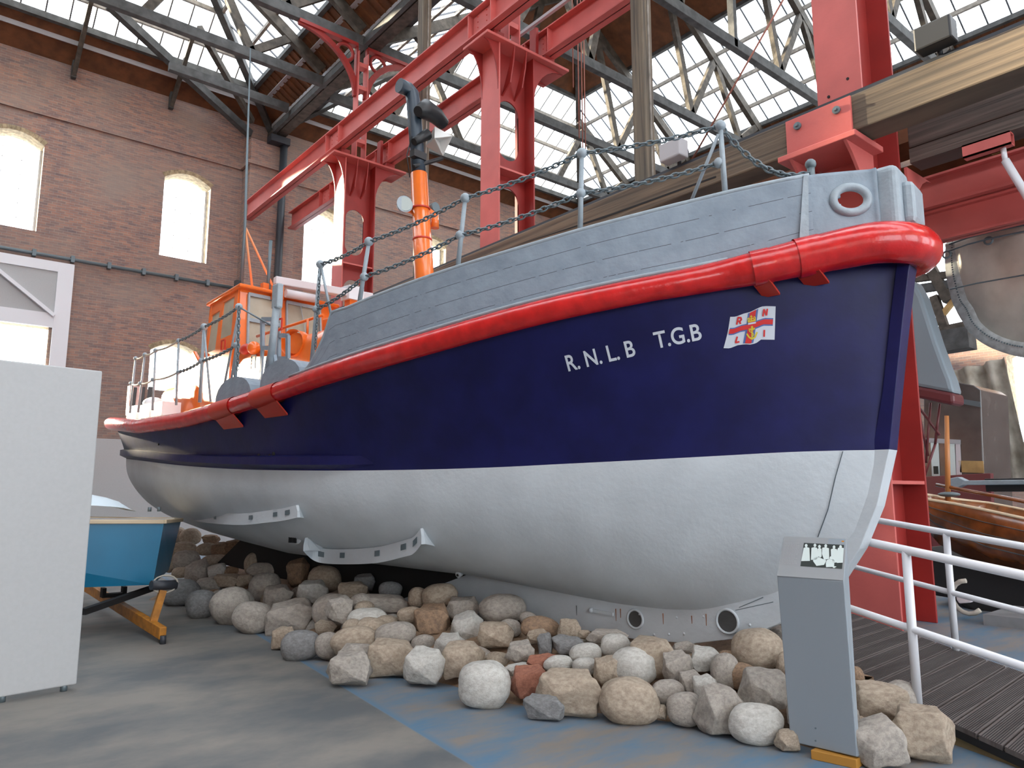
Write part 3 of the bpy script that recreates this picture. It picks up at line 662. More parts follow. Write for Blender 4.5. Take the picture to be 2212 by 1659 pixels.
def hv(u,z):
    z0,z1,z2=zb(u),zp(u),zs(u)
    if z0>=z1-.05:
        h=min(1,max(0,(z-z0)/max(.01,z2-z0))); return .07+(max(bs(u),.08)-.07)*h**1.15
    if z<=z1:
        h=min(1,max(0,(z-z0)/(z1-z0))); f=min(1,max(0,(u-.2)/4.5)); a=1.15+1.15*f; q=1+.45*f
        return .09+(max(bw(u),.1)-.09)*(1-(1-h)**a)**(1/q)
    h=min(1,(z-z1)/(z2-z1)); return max(bw(u),.1)+(max(bs(u),.1)-max(bw(u),.1))*h**1.25
def hull_uz(x,y):
    v=.5
    for k in range(25):
        u,z=uz(x,y,v); v=v*.4+.6*hv(u,z)
    return u,z,v
NU=90
ul=[-.14+.06*i for i in range(10)]+[.46+ (13.8-.46)*i/NU for i in range(1,NU+1)]
def skin(lo,hi,n,mtl,nm):
    for sg in (1,-1):
        m=MB(); rows=[]
        for u in ul:
            a,b_=lo(u),hi(u)
            if b_<a: b_=a
            rows.append([B(u,sg*hv(u,a+(b_-a)*j/n),a+(b_-a)*j/n) for j in range(n+1)])
        V=m.grid(rows)
        bmesh.ops.dissolve_degenerate(m.bm,dist=1e-4,edges=m.bm.edges)
        o=m.build(nm,mtl,BOAT,merge=True)
        if sg>0: o['label']={'hull_bottom':'white lower hull, near side','hull_topside':'navy topside, near side'}[nm]
skin(lambda u:zb(u),lambda u:max(zb(u),zp(u)),18,M['white'],'hull_bottom')
skin(lambda u:max(zb(u),zp(u)),lambda u:zs(u)+.02,12,M['navy'],'hull_topside')
# keel and stem timber, with plates and holes
KO=[(-.22,3.55),(-.13,3.19),(-.06,2.8),(.03,2.26),(.10,1.83),(.22,1.40),(.37,1.07),(.55,.80),(.80,.58),(1.05,.43),(1.23,.34),(1.45,.26),(1.84,.17),(2.45,.13),(3.4,.14),(6,.15),(9,.2),(11,.3)]
KI=[(-.12,3.55),(-.04,3.19),(.03,2.8),(.12,2.26),(.22,1.83),(.40,1.45),(.64,1.12),(.85,.88),(1.05,.74),(1.30,.62),(1.55,.55),(1.73,.52),(2.1,.48),(2.6,.48),(3.31,.53),(4.56,.62),(8,.66),(10,.84),(11.5,1.0)]
def kpair(t):
    i=t*(len(KO)-1); return smooth_par(KO,i),smooth_par(KI,i)
def smooth_par(T,i):
    k=min(int(i),len(T)-2); f=i-k; return (T[k][0]+(T[k+1][0]-T[k][0])*f,T[k][1]+(T[k+1][1]-T[k][1])*f)
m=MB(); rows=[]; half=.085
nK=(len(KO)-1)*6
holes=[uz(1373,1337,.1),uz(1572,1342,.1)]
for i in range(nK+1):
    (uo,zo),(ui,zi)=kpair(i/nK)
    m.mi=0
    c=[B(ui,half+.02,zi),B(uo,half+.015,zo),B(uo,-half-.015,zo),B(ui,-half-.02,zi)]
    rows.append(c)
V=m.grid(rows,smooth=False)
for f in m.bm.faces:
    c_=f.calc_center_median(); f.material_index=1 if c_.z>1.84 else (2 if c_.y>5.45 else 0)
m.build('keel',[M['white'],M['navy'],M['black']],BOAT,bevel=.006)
for i,(u,z) in enumerate(holes):
    rr_=(.085,.10)[i]
    m=MB(); ring=[B(u+rr_*math.cos(t*math.pi/12),.108,z+rr_*math.sin(t*math.pi/12)) for t in range(24)]; m.tube(ring,.012,8,closed=True)
    h=m.build('keel_eye',M['white'],BOAT)
    m=MB().tube([B(u,.094,z),B(u,.107,z)],rr_-.005,24); m.build('eye_hole',M['timberd'],h); 
    bpy.data.objects[-1] if False else None
# keel plate seams, bolts and rust stains
m=MB(); st=MB(); 
for x,y0,y1 in ((1245,1308,1345),(1432,1325,1368),(1494,1330,1362),(1525,1326,1372),(1330,1315,1362),(1340,1315,1352)):
    a=uz(x,y0,.108); b_=uz(x+1,y1,.10)
    (m if x in(1245,) else st).bar(B(a[0],.108,a[1]),B(b_[0],.092,b_[1]),.006,.006)
m.build('plate_seam',M['chain'],BOAT); st.build('rust_streak',M['stain'],BOAT)
m=MB()
for x,y in ((1462,1334),(1520,1332),(1445,1370),(1478,1369),(1413,1371),(1382,1327),(1620,1350),(1603,1368)):
    a=uz(x,y,.1); m.sph(B(a[0],.098,a[1]),.014,seg=8)
m.build('keel_bolt',M['white'],BOAT)
a=uz(1278,1318,.11); b_=uz(1325,1327,.11); m=MB().bar(B(a[0],.115,a[1]),B(b_[0],.115,b_[1]),.02,.03); m.sph(B(a[0],.12,a[1]),.025,seg=10); m.build('latch',M['white'],BOAT)
# forefoot timber joints
m=MB()
for P_,Q_ in (((1768,1160),(1790,1100)),((1790,1100),(1806,1030)),((1806,1030),(1822,975)),((1598,1312),(1650,1290)),((1590,1318),(1672,1300))):
    a=hull_uz(*P_); b_=hull_uz(*Q_); m.bar(B(a[0],a[2]+.012,a[1]),B(b_[0],b_[2]+.012,b_[1]),.005,.006)
m.build('joint_line',M['chain'],BOAT)
# bulwark (grey planked bow) with hawse hole
def zt(u):
    base=zbw(min(u,4.7))-.01*max(0,u-4.7)
    if u>4.85:
        t=min(1,(u-4.85)/.75); base=base-(base-zs(u)-.06)*(1-(1-t)**2.4)**.8
    return base
FUL=[-.12+.06*i for i in range(12)]+[.6+.12*i for i in range(43)]
hc=uz(1838,432,.36)
def bul(sg,hcent):
    m=MB(); uvl=m.bm.loops.layers.uv.new('UVMap'); NR=22; rows=[]
    uu=[-.0+.03*i for i in range(22)]+[.66+.1*i for i in range(50)]
    for u in uu:
        lo,hi=zs(u)+.02,max(zt(u),zs(u)+.03); rows.append([B(u,sg*(max(bs(u),.14)+.02*(j/NR)+(.10 if u<.4 else .10*max(0,1-(u-.4)/.8))),lo+(hi-lo)*j/NR) for j in range(NR+1)])
    V=m.grid(rows)
    idx={}
    for i,r in enumerate(V):
        for j,v in enumerate(r): idx[v]=(i,j)
    for f in m.bm.faces:
        for l in f.loops: i,j=idx[l.vert]; l[uvl].uv=(uu[i]/5,j/NR)
    for f in m.bm.faces: f.material_index=1 if f.calc_center_median().y<.43 else 0
    dl=[f for f in m.bm.faces if (Vector((f.calc_center_median().y-hcent[0],f.calc_center_median().z-hcent[1]))).length<(.088 if sg>0 else .24)]
    bmesh.ops.delete(m.bm,geom=dl,context='FACES')
    return m.build('bulwark',[M['bulw'],M['grey']],BOAT,solid=.03)
bul(1,hc)
hv0=max(bs(hc[0]),.14)+.11
cpt=BW(hc[0],hv0,hc[1]); dr=(cpt-CAM).normalized(); t=0
# where the sight line through the near hole meets the far bulwark
p=cpt.copy()
for k in range(400):
    p=p+dr*.005; q=p-S3; uu_,vv_=q.dot(AX),q.dot(NX)
    if vv_<-(max(bs(uu_),.14)+.11): break
far=(uu_,p.z); bul(-1,far)
for sg,c in ((1,hc),):
    m=MB(); ring=[B(c[0]+.105*math.cos(t*math.pi/18),sg*(max(bs(c[0]+.105*math.cos(t*math.pi/18)),.14)+.13),c[1]+.105*math.sin(t*math.pi/18)) for t in range(36)]
    m.tube(ring,.034,10,closed=True); m.build('hawse_ring',M['greylt'],BOAT)
# capping on the bulwark edge and bolt rail
for sg in (1,-1):
    m=MB(); m.tube([B(u,sg*(max(bs(u),.14)+.02+(.10 if u<.4 else .10*max(0,1-(u-.4)/.8))),zt(u)) for u in [.42+.13*i for i in range(41)]],.022,8); m.build('capping_rail',M['greylt'],BOAT)
a=hc
m=MB(); m.quad(*[B(u,max(bs(u),.14)+.135,z) for u,z in ((.44,zs(.44)+.08),(.50,zs(.44)+.08),(.45,zt(.45)),(.42,zt(.42)))]); m.build('panel_seam',M['greylt'],BOAT,solid=.01)
# cast bow chock (double lobed block at the stem head)
m=MB(); zc=(uz(1935,430,.2))[1]
m.box(B(-.14,.24,zs(0)+.06),B(.06,-.10,zt(0)+.02)); o=m.build('bow_chock',M['greylt'],BOAT,bevel=.06)
o.modifiers['bevel'].segments=4
m=MB(); m.box(B(-.215,.13,zs(0)+.12),B(-.10,-.20,zt(0)-.10)); o=m.build('chock_cheek',M['greylt'],BOAT,bevel=.05)
a=uz(1925,425,.22); m=MB().tube([B(a[0],.22,a[1]),B(a[0],.235,a[1])],.016,10); m.build('chock_bolt',M['greylt'],BOAT)
# fender: fat red tube round the sheer, fuller at the bow
FV=[(-.19,0),(-.175,.12),(-.11,.235),(.02,.34),(.2,.44),(.45,.575),(.75,.76),(1.0,.94)]
def fpath(sg):
    pts=[];rad=[]
    us_=[1.0+.25*i for i in range(52)]
    for u in [a for a in us_ if a<13.75]+[13.8]:
        pts.append((u,bs(u)+.06 if u<13.75 else 0.0)); rad.append(.105)
    pre=[(a,b_) for a,b_ in FV[:-1]]
    P_=pre+pts; Rr=[.165]*5+[.155,.14]+rad
    Rr=[.155,.158,.16,.16,.158,.15,.135,.122,.112]+rad[2:]
    return P_,Rr
P_,Rr=fpath(1)
# fit the height of the tube to its photographed line
def zf(u,v):
    z=3.
    for k in range(25):
        x,y,d=proj(BW(u,v,z)); z+=(y-interp(TS,min(x,2000)))*d/FPX*.9
    return z
zlist=[]
for (u,v) in P_:
    zlist.append(zf(u,v) if (u<12.3 and not (u<0 and v<.35)) else None)
last=[z for z in zlist if z is not None]
for i,(u,v) in enumerate(P_):
    if zlist[i] is None: zlist[i]=(last[0]-.0) if u<1 else last[-1]+.08*(u-12.2)
near=[B(u,v,z) for (u,v),z in zip(P_,zlist)]; farp=[B(u,-v,z) for (u,v),z in zip(P_,zlist)]
def dense(pts,rad,k=3):
    o=[];r=[]
    n=len(pts)
    for i in range(n-1):
        p0,p1,p2,p3=pts[max(i-1,0)],pts[i],pts[i+1],pts[min(i+2,n-1)]
        for j in range(k):
            t=j/k; o.append(.5*((2*p1)+(p2-p0)*t+(2*p0-5*p1+4*p2-p3)*t*t+(3*p1-p0-3*p2+p3)*t**3)); r.append(rad[i]+(rad[i+1]-rad[i])*t)
    o.append(pts[-1]); r.append(rad[-1]); return o,r
allp=farp[::-1]+near[1:]; allr=Rr[::-1]+Rr[1:]
dp,drd=dense(allp,allr)
MB().tube(dp,drd,18,closed=False).build('fender',M['red'],BOAT)
# clamp straps and brackets under the fender
for x in (1722,1762,1500,498,590):
    pass
def strap(px_,w,drop):
    best=min(range(len(near)),key=lambda i:abs(proj(BW(P_[i][0],P_[i][1],zlist[i]))[0]-px_)); u,v=P_[best]; z=zlist[best]; r_=Rr[best]
    m=MB(); tdir=(near[min(best+1,len(near)-1)]-near[max(best-1,0)]).normalized()
    m.tube([near[best]-tdir*w/2,near[best]+tdir*w/2],r_+.008,18,cap=False); m.build('fender_strap',M['red' if px_>700 else 'redbr'],BOAT)
    if drop:
        vh=hv(u,z-drop-.06)
        MB().poly([B(u-w/2,v+.03,z-r_+.01),B(u+w/2,v+.03,z-r_+.01),B(u+w/2,vh+.0,z-r_-drop),B(u-w/2,vh,z-r_-drop)],(0,0,.02)).build('fender_bracket',M['redbr'],BOAT)
strap(1668,.14,.07); strap(1762,.18,.05); strap(588,.50,.13); strap(492,.50,.13)
# grey edge rail above the fender, scupper fitting
for sg in (1,):
    MB().tube([B(u,bs(u)+.03,zs(u)+.115) for u in [1.0+.2*i for i in range(24)]],.018,8).build('sheer_rail',M['greylt'],BOAT)
a=uz(1546,553,.75); m=MB(); m.tube([B(a[0],.80,a[1]-.05),B(a[0],.80,a[1]+.0)],.028,12); o=m.build('scupper',M['white'],BOAT); MB().tube([B(a[0],.80,a[1]),B(a[0],.80,a[1]+.04)],.034,12).build('scupper_cap',M['blackp'],o)
# rubbing strake
for sg in (1,-1):
    us_=[4.6+.2*i for i in range(45)]
    rows=[]
    for i,u in enumerate(us_):
        t=min(1,(u-4.55)/.8); z0=zp(u)+.03; 
        if u>13.2: t*=max(.1,(13.6-u)/.4)
        v0=hv(u,z0); d=.10*t+.005
        rows.append([B(u,sg*v0*.99,z0+.15),B(u,sg*(v0+d),z0+.12),B(u,sg*(v0+d),z0+.03),B(u,sg*v0*.99,z0-.02)])
    m=MB(); m.grid(rows,smooth=False); m.build('rubbing_strake',M['navy'],BOAT)
# bilge runners (white curved planks with slots)
def runner(pts,w,v_extra,slots,slot_m):
    # pts = photo bearings of the lower edge; lies on the hull surface
    top=[];bot=[]
    for (x,y) in pts:
        u,z,v=hull_uz(x,y-w*.5); top.append((u,z,v))
    return top
def fin(tr,vx,h,th,nslots,mt,out):
    vs_=[]
    for (x,y) in tr:
        v=hull_uz(x,y)[2]+vx
        for k in range(14):
            u,z=uz(x,y,v); v=.6*v+.4*(hv(u,z+h)+vx)
        vs_.append(v)
    for k in range(1): vs_=[vs_[0]]+[(vs_[i-1]+2*vs_[i]+vs_[i+1])/4 for i in range(1,len(vs_)-1)]+[vs_[-1]]
    C_=[(*uz(x,y,v),v) for (x,y),v in zip(tr,vs_)]
    P0=[B(u,v,z) for u,z,v in C_]; D,_=dense(P0,[1]*len(P0),5)
    m=MB(); rows=[]; n=len(D)
    for i,p in enumerate(D):
        t=i/(n-1); e=min(1,t/.05+.5,(1-t)/.05+.4); hh=h*e
        u_,zz=p.y,p.z+hh; vin=max(.1,hv(u_,zz)-.03)
        en=max(0,1-t/.06,1-(1-t)/.06); vi=abs(p.x)-(abs(p.x)-vin)*(1-.75*en); vj=abs(p.x)-(abs(p.x)-max(.1,hv(u_,p.z)-.03))*(1-.75*en); rows.append([p,p+Vector((0,0,hh)),Vector((-vi,u_,zz+.005)),Vector((-vj,u_,p.z))])
    V=m.grid(rows,smooth=False); m.bm.faces.new(V[0]); m.bm.faces.new(V[-1]); o=m.build('bilge_runner',M['white'],BOAT)
    s=MB()
    for k in range(nslots):
        i=int((.14+.62*k/(max(1,nslots-1)))*(n-1)); p=D[i]; q=(D[min(i+1,n-1)]-D[max(i-1,0)]).normalized()
        s.poly([p-q*.05+Vector((-.006,0,h*.42)),p+q*.05+Vector((-.006,0,h*.42)),p+q*.05+Vector((-.006,0,h*.78)),p-q*.05+Vector((-.006,0,h*.78))],(-.003,0,0))
    s.build('slot',M['chain'],o)
fin([(910,1176),(893,1196),(872,1203),(815,1216),(751,1219),(700,1217),(675,1209),(655,1190)],.03,.17,.35,5,None,0)
fin([(642,1118),(615,1124),(585,1128),(506,1134),(411,1124),(370,1107),(338,1083),(322,1066)],.03,.14,.4,6,None,0)
# inlet grating, drain
a=hull_uz(638,1166); m=MB().sph(B(a[0],a[2],a[1]),.13,(.25,1.0,.45)); o=m.build('inlet_grating',M['white'],BOAT)
m=MB()
for i in range(4): m.bar(B(a[0]-.07+i*.045,a[2]+.04,a[1]-.035),B(a[0]-.07+i*.045,a[2]+.04,a[1]+.035),.02,.02)
m.build('slot',M['black'],o)
a=hull_uz(993,1238); m=MB().tube([B(a[0],a[2]-.02,a[1]),B(a[0],a[2]+.03,a[1]-.02)],.035,12); o=m.build('drain_plug',M['white'],BOAT); MB().sph(B(a[0],a[2]+.03,a[1]-.02),.016,seg=8).build('drain_hole',M['black'],o)
m=MB()
for x,y in ((349,980),(361,982),(560,985),(583,986),(592,981),(275,963),(285,964),(304,965),(343,960)):
    a=hull_uz(x,y); m.sph(B(a[0],a[2]+.005,a[1]),.03 if x>345 else .018,(.5,1,1),seg=8)
m.build('skin_fitting',M['black'],BOAT)
# lettering and house flag emblem on the bow
def on_hull(x,z,eps): return B(x,hv(x,z)+eps,z)
a0=hull_uz(1229,802); a1=hull_uz(1375,768); b0=hull_uz(1418,753); b1=hull_uz(1518,733)
def text_on_hull(s,p0,p1,hgt,mt):
    cu=bpy.data.curves.new('t','FONT'); cu.body=s; cu.size=1; cu.offset=.016; ob=bpy.data.objects.new('t',cu); COL.objects.link(ob)
    dg=bpy.context.evaluated_depsgraph_get(); me=bpy.data.meshes.new_from_object(ob.evaluated_get(dg)); bpy.data.objects.remove(ob)
    xs=[v.co.x for v in me.vertices]; x0,x1=min(xs),max(xs)
    bm=bmesh.new(); bm.from_mesh(me); bmesh.ops.triangulate(bm,faces=bm.faces)
    bmesh.ops.subdivide_edges(bm,edges=[e for e in bm.edges if e.calc_length()>.25],cuts=2)
    for v in bm.verts:
        t=(v.co.x-x0)/(x1-x0); u=p0[0]+(p1[0]-p0[0])*t; z=p0[1]+(p1[1]-p0[1])*t+v.co.y*hgt/.72
        v.co=on_hull(u,z,.006)
    me2=bpy.data.meshes.new('name_lettering'); bm.to_mesh(me2); me2.materials.append(mt)
    o=bpy.data.objects.new('name_lettering',me2); link(o,BOAT); return o
text_on_hull('R. N. L. B',a0,a1,.132,M['emw']); text_on_hull('T.G.B',b0,b1,.132,M['emw'])
# emblem coordinates: (s,t) in the photo's flag crop -> on the hull
def FE(x,y): return hull_uz(1540+x/11.85,640+y/11.85)
cache={}
FC={}
for X in range(250,1701,145):
    for Y in range(200,1401,100): FC[(X,Y)]=FE(X,Y)
def fe(x,y,eps):
    gx=min(1555,max(250,250+int((x-250)//145)*145)); gy=min(1300,max(200,200+int((y-200)//100)*100)); tx,ty=(x-gx)/145,(y-gy)/100
    q=[FC[(gx,gy)],FC[(gx+145,gy)],FC[(gx,gy+100)],FC[(gx+145,gy+100)]]
    u=sum(w_*p_[0] for w_,p_ in zip(((1-tx)*(1-ty),tx*(1-ty),(1-tx)*ty,tx*ty),q)); z=sum(w_*p_[1] for w_,p_ in zip(((1-tx)*(1-ty),tx*(1-ty),(1-tx)*ty,tx*ty),q))
    return on_hull(u,z,eps)
# flag surface: s 0..1 left to right, t 0..1 bottom to top, with the wave of the cloth
TOPL=[(0,450,530),(.12,590,525),(.3,800,445),(.42,960,405),(.55,1090,340),(.68,1250,265),(.8,1380,255),(1,1612,262)]
BOTL=[(0,280,1330),(.12,440,1335),(.3,640,1255),(.42,830,1230),(.55,960,1240),(.68,1110,1205),(.8,1240,1110),(1,1585,1115)]
def fl(s,t,eps):
    def L_(T):
        return interp([(a,b_) for a,b_,c in T],s),interp([(a,c) for a,b_,c in T],s)
    a,b_=L_(TOPL),L_(BOTL); bowx=18*math.sin(math.pi*t)*(1-s)
    return fe(b_[0]+(a[0]-b_[0])*t+bowx,b_[1]+(a[1]-b_[1])*t,eps)
def flrect(m,s0,s1,t0,t1,eps,n=10,k=5):
    m.grid([[fl(s0+(s1-s0)*i/n,t0+(t1-t0)*j/k,eps) for j in range(k+1)] for i in range(n+1)],smooth=False)
fm=MB(); flrect(fm,0,1,0,1,.005,20,8); FLG=fm.build('flag_emblem',M['emw'],BOAT); FLG['label']='white house flag emblem with blue edged red cross'
m=MB(); flrect(m,.035,.965,.415,.645,.008,18); flrect(m,.385,.62,.03,.97,.008,8,12); m.build('blue_border',M['blu'],FLG)
m=MB(); flrect(m,.035,.965,.455,.605,.011,18); flrect(m,.425,.58,.03,.97,.0112,8,12); m.build('red_cross',M['emr'],FLG)
def fbar(m,pts,w,eps):
    for (a,b_) in zip(pts,pts[1:]):
        d=Vector((b_[0]-a[0],b_[1]-a[1])); n_=Vector((-d.y,d.x)).normalized()*w/2; e=d.normalized()*w*.2
        m.quad(*[fe(q.x,q.y,eps) for q in (Vector(a)-e+n_,Vector(a)-e-n_,Vector(b_)+e-n_,Vector(b_)+e+n_)])
def letter(strokes):
    m=MB()
    for s in strokes: fbar(m,s,42,.012)
    m.build('flag_letter',M['emr'],FLG)
letter([[(630,725),(665,550)],[(665,550),(735,555),(745,600),(720,640),(650,645)],[(690,645),(725,705)]])
letter([[(1300,515),(1325,345)],[(1325,345),(1390,490)],[(1390,490),(1410,335)]])
letter([[(640,1045),(600,1190)],[(600,1190),(690,1170)]])
letter([[(1335,875),(1328,1035)]])
m=MB(); fbar(m,[(1022,780),(1018,1080)],30,.014); fbar(m,[(940,850),(1095,830)],24,.014); fbar(m,[(890,970),(950,1060),(1020,1100),(1100,1050),(1150,930)],40,.014); fbar(m,[(1000,800),(1022,770),(1045,800),(1022,820),(1000,800)],18,.014); fbar(m,[(1090,850),(1010,870),(945,880),(960,910),(1040,950),(1070,1000),(1030,1040)],20,.015)
m.build('anchor_device',M['yel'],FLG)
m=MB(); fbar(m,[(920,660),(1110,620)],40,.014); fbar(m,[(925,640),(915,580),(950,560)],24,.014); fbar(m,[(1105,610),(1100,545),(1070,530)],24,.014); fbar(m,[(1005,630),(1000,500)],26,.014); fbar(m,[(975,530),(1030,525)],20,.014); fbar(m,[(950,640),(960,580),(1000,600),(1050,560),(1080,610)],22,.014)
m.build('crown_device',M['yel'],FLG)
m=MB(); fbar(m,[(925,715),(1110,680)],44,.013); m.build('crown_band',M['emw'],FLG)
# deck
m=MB(); rows=[]
for u in [0.0+.2*i for i in range(70)]:
    b_=bs(min(u,13.78)); z=zs(u)+.03; rows.append([B(u,b_*k,z+.05*(1-k*k)) for k in (1,.6,.2,-.2,-.6,-1)])
m.grid(rows); m.build('deck',M['deckg'],BOAT)
# orange engine casing and wheelhouse
def lathe_box(u0,u1,v,z0,z1,r,n=6,crown=.06,taper_f=0):
    """rounded casing: section in v-z swept along u"""
    sec=[(v,z0)]+[(v-r+r*math.cos(math.pi/2*i/n),z1-r+r*math.sin(math.pi/2*i/n)) for i in range(n+1)]
    sec+= [(v*.4,z1+crown)]
    full=sec+[(-a,b_) for a,b_ in sec[::-1]]
    m=MB(); rows=[]
    for u,s in ((u0,.0),(u0+.02,.9),(u0+.12,.97),(u0+.3,1),(u1,1)):
        cz=z0
        rows.append([B(u,a*(s if s else .88),z0+(b_-z0)*(s if s else .86)) for a,b_ in full])
    m.grid(rows)
    m.bm.faces.new([m.bm.verts.new(p) for p in rows[0]]); m.bm.faces.new([m.bm.verts.new(p) for p in rows[-1]])
    return m
zd=zs(7.5)
uc,zc_=uz(518,621,.85); ua,_=uz(459,664,.85)
CAS=lathe_box(6.3,ua+.1,.92,zd-.1,3.72,.28).build('engine_casing',M['orange'],BOAT,merge=True)
# aft casing stepping down toward the stern
lathe_box(ua-.1,ua+1.5,.98,zd-.1,3.35,.2).build('aft_casing',M['orange'],BOAT,merge=True)
a_=uz(425,690,.85)
m=MB(); m.poly([B(uc-.02,.95,zd),B(ua+1.35,.95,zd),B(ua+1.3,.95,3.2),B(ua+.85,.95,3.36),B(ua+.72,.95,3.7),B(ua+.4,.95,3.86),B(ua+.14,.95,3.62),B(ua+.1,.95,3.7),B(uc-.02,.95,3.7)],(.06,0,0)); m.build('side_screen',M['orange'],BOAT,bevel=.015)
zr=zc_; v0=.88
m=MB()
# walls: side, front, far side, aft as frames around windows
def framed(m,P00,P10,P01,P11,holes,th):
    """quad P(s,t) with rectangular holes given as (s0,s1,t0,t1) sorted by s"""
    P=lambda s,t:(P00*(1-s)+P10*s)*(1-t)+(P01*(1-s)+P11*s)*t
    S=sorted({0,1,*[h[0] for h in holes],*[h[1] for h in holes]})
    for a,b_ in zip(S,S[1:]):
        mid=(a+b_)/2; hs=sorted([h for h in holes if h[0]<mid<h[1]],key=lambda h:h[2]); t0=0
        for h in hs:
            m.quad(P(a,t0),P(b_,t0),P(b_,h[2]),P(a,h[2])); t0=h[3]
        m.quad(P(a,t0),P(b_,t0),P(b_,1),P(a,1))
    return P
z0=3.66
SP=(B(uc,v0,z0),B(ua+.12,v0,z0-.05),B(uc,v0-.03,zr),B(ua,v0-.03,zr-.12))
PS=framed(m,*SP,[(.12,.52,.30,.90),(.62,.93,.16,.80)],.04)
FP=(B(uc-.10,v0,z0),B(uc-.10,-v0,z0),B(uc,v0-.03,zr),B(uc,-v0+.03,zr))
PF=framed(m,*FP,[(.08,.40,.10,.92),(.47,.84,.14,.92)],.04)
framed(m,B(uc,-v0,z0),B(ua+.12,-v0,z0),B(uc,-v0,zr),B(ua,-v0,zr-.12),[],0)
framed(m,B(ua+.12,v0,z0-.1),B(ua+.12,-v0,z0-.1),B(ua,v0,zr-.12),B(ua,-v0,zr-.12),[],0)
WH=m.build('wheelhouse',M['orange'],BOAT,solid=.04)
m=MB(); m.poly([B(uc-.14,v0+.04,zr-.02),B(uc-.14,-v0-.04,zr-.02),B(ua+.1,-v0-.04,zr-.14),B(ua+.1,v0+.04,zr-.14)],(0,0,.06)); m.build('cabin_roof',M['orange'],WH,bevel=.02)
for P_w,h,mt in ((PS,(.12,.52,.30,.90),'orange'),(PS,(.62,.93,.16,.80),'orange'),(PF,(.08,.40,.10,.92),'greylt'),(PF,(.47,.84,.14,.92),'greylt')):
    m=MB(); m.quad(P_w(h[0],h[2]),P_w(h[1],h[2]),P_w(h[1],h[3]),P_w(h[0],h[3])); g=m.build('cabin_window',M['cabglass'],WH)
    if mt=='greylt':
        m=MB(); e=.03; off=Vector((0,-.03,0))
        S_=[(h[0],h[2]),(h[1],h[2]),(h[1],h[3]),(h[0],h[3])]
        for i in range(4): m.bar(P_w(*S_[i])+off,P_w(*S_[(i+1)%4])+off,.03,.055)
        if h[0]<.2: m.bar(P_w(h[0],.52)+off,P_w(h[1],.52)+off,.03,.06)
        else: m.bar(P_w(.62,.9)+off*1.5,P_w(.68,.4)+off*1.5,.012,.012)
        m.build('window_frame',M['greylt'],WH)
# vents, handles, grab rails on the casing
a=uz(637,741,.95); m=MB().tube([B(a[0]+.05,.85,a[1]),B(a[0],1.0,a[1])],.19,20,cap=False); m.tube([B(a[0]+.02,.9,a[1]),B(a[0]+.01,.94,a[1])],.15,20); m.build('vent_scoop',M['orange'],BOAT)
a=uz(528,754,.95); MB().sph(B(a[0],.93,a[1]),.14,(.5,1,.6)).build('vent_bowl',M['redbr'],BOAT)
a=uz(551,752,.95); m=MB().sph(B(a[0],.97,a[1]),.10); m.build('round_lamp',M['orange'],BOAT)
m=MB()
a=uz(548,768,.97)
for i in range(4): m.bar(B(a[0]-.06,.97,a[1]-.05*i),B(a[0]+.06,.97,a[1]-.05*i),.015,.015)
m.bar(B(a[0]-.06,.97,a[1]),B(a[0]-.06,.97,a[1]-.2),.015,.015).bar(B(a[0]+.06,.97,a[1]),B(a[0]+.06,.97,a[1]-.2),.015,.015); m.build('step_ladder',M['chain'],BOAT)
m=MB(); m.tube([B(uc-.35,.7,3.9),B(7.2,.6,3.98)],.022,8); 
for u in (uc-.5,8.2,7.5): m.tube([B(u,.66,3.7),B(u,.66,3.96)],.018,8)
m.build('grab_rail',M['orange'],BOAT)
m=MB().box(B(7.4,.5,3.75),B(7.0,.1,3.98)); m.build('hatch_box',M['orange'],BOAT,bevel=.03)
for x,y in ((487,745),(640-30,700)): 
    a=uz(x,y,.95); m=MB()
    for p,q in (((0,0),(0,.16)),((0,.16),(.12,.16)),((.12,.16),(.12,0)),((0,0),(.12,0))): m.bar(B(a[0]+p[0],.96,a[1]-.08+p[1]),B(a[0]+q[0],.96,a[1]-.08+q[1]),.02,.02)
    m.build('hand_grip',M['redbr'],BOAT)
MB().box(B(uc+.1,.4,zr),B(uc+.2,.3,zr+.2)).build('roof_light',M['orange'],BOAT)
# radar / light bar over the wheelhouse
a=uz(593,606,.35)
m=MB().bar(B(a[0],.35,a[1]),B(a[0]-.3,-1.35,a[1]-.0),.14,.13); o=m.build('radar_bar',M['pinkw'],BOAT,bevel=.015)
MB().box(B(a[0]-.05,.35,a[1]-.3),B(a[0]+.1,.2,a[1]-.07)).build('radar_mount',M['orange'],BOAT)
MB().box(B(a[0]-.35,-.85,a[1]-.12),B(a[0]-.10,-1.15,a[1]+.12)).build('radar_box',M['whitep'],BOAT)
MB().box(B(a[0]-.3,-.9,a[1]-.5),B(a[0]-.15,-1.1,a[1]-.1)).build('radar_mount',M['orange'],BOAT)
m=MB().tube([B(a[0]-.1,.2,a[1]-.2),B(a[0]-.15,-.3,a[1]-.2)],.07,12); m.build('horn',M['pinkw'],BOAT)
# D-shaped grey fairings on the gunwale
for xa,xb in ((668,578),(560,482)):
    ua_=uz(xa,815 if xa>600 else 845,1.9)[0]; ub_=uz(xb,830 if xa>600 else 850,1.9)[0]; z=zs((ua_+ub_)/2)+.02
    n=12; arc=[(ua_+(ub_-ua_)*(.5-.5*math.cos(math.pi*i/n)),z+.34*math.sin(math.pi*i/n)**.7) for i in range(n+1)]
    m=MB(); m.poly([B(u,bs(u)+.02,zz) for u,zz in arc],(.42,0,0)); m.build('gunwale_fairing',M['grey'],BOAT)
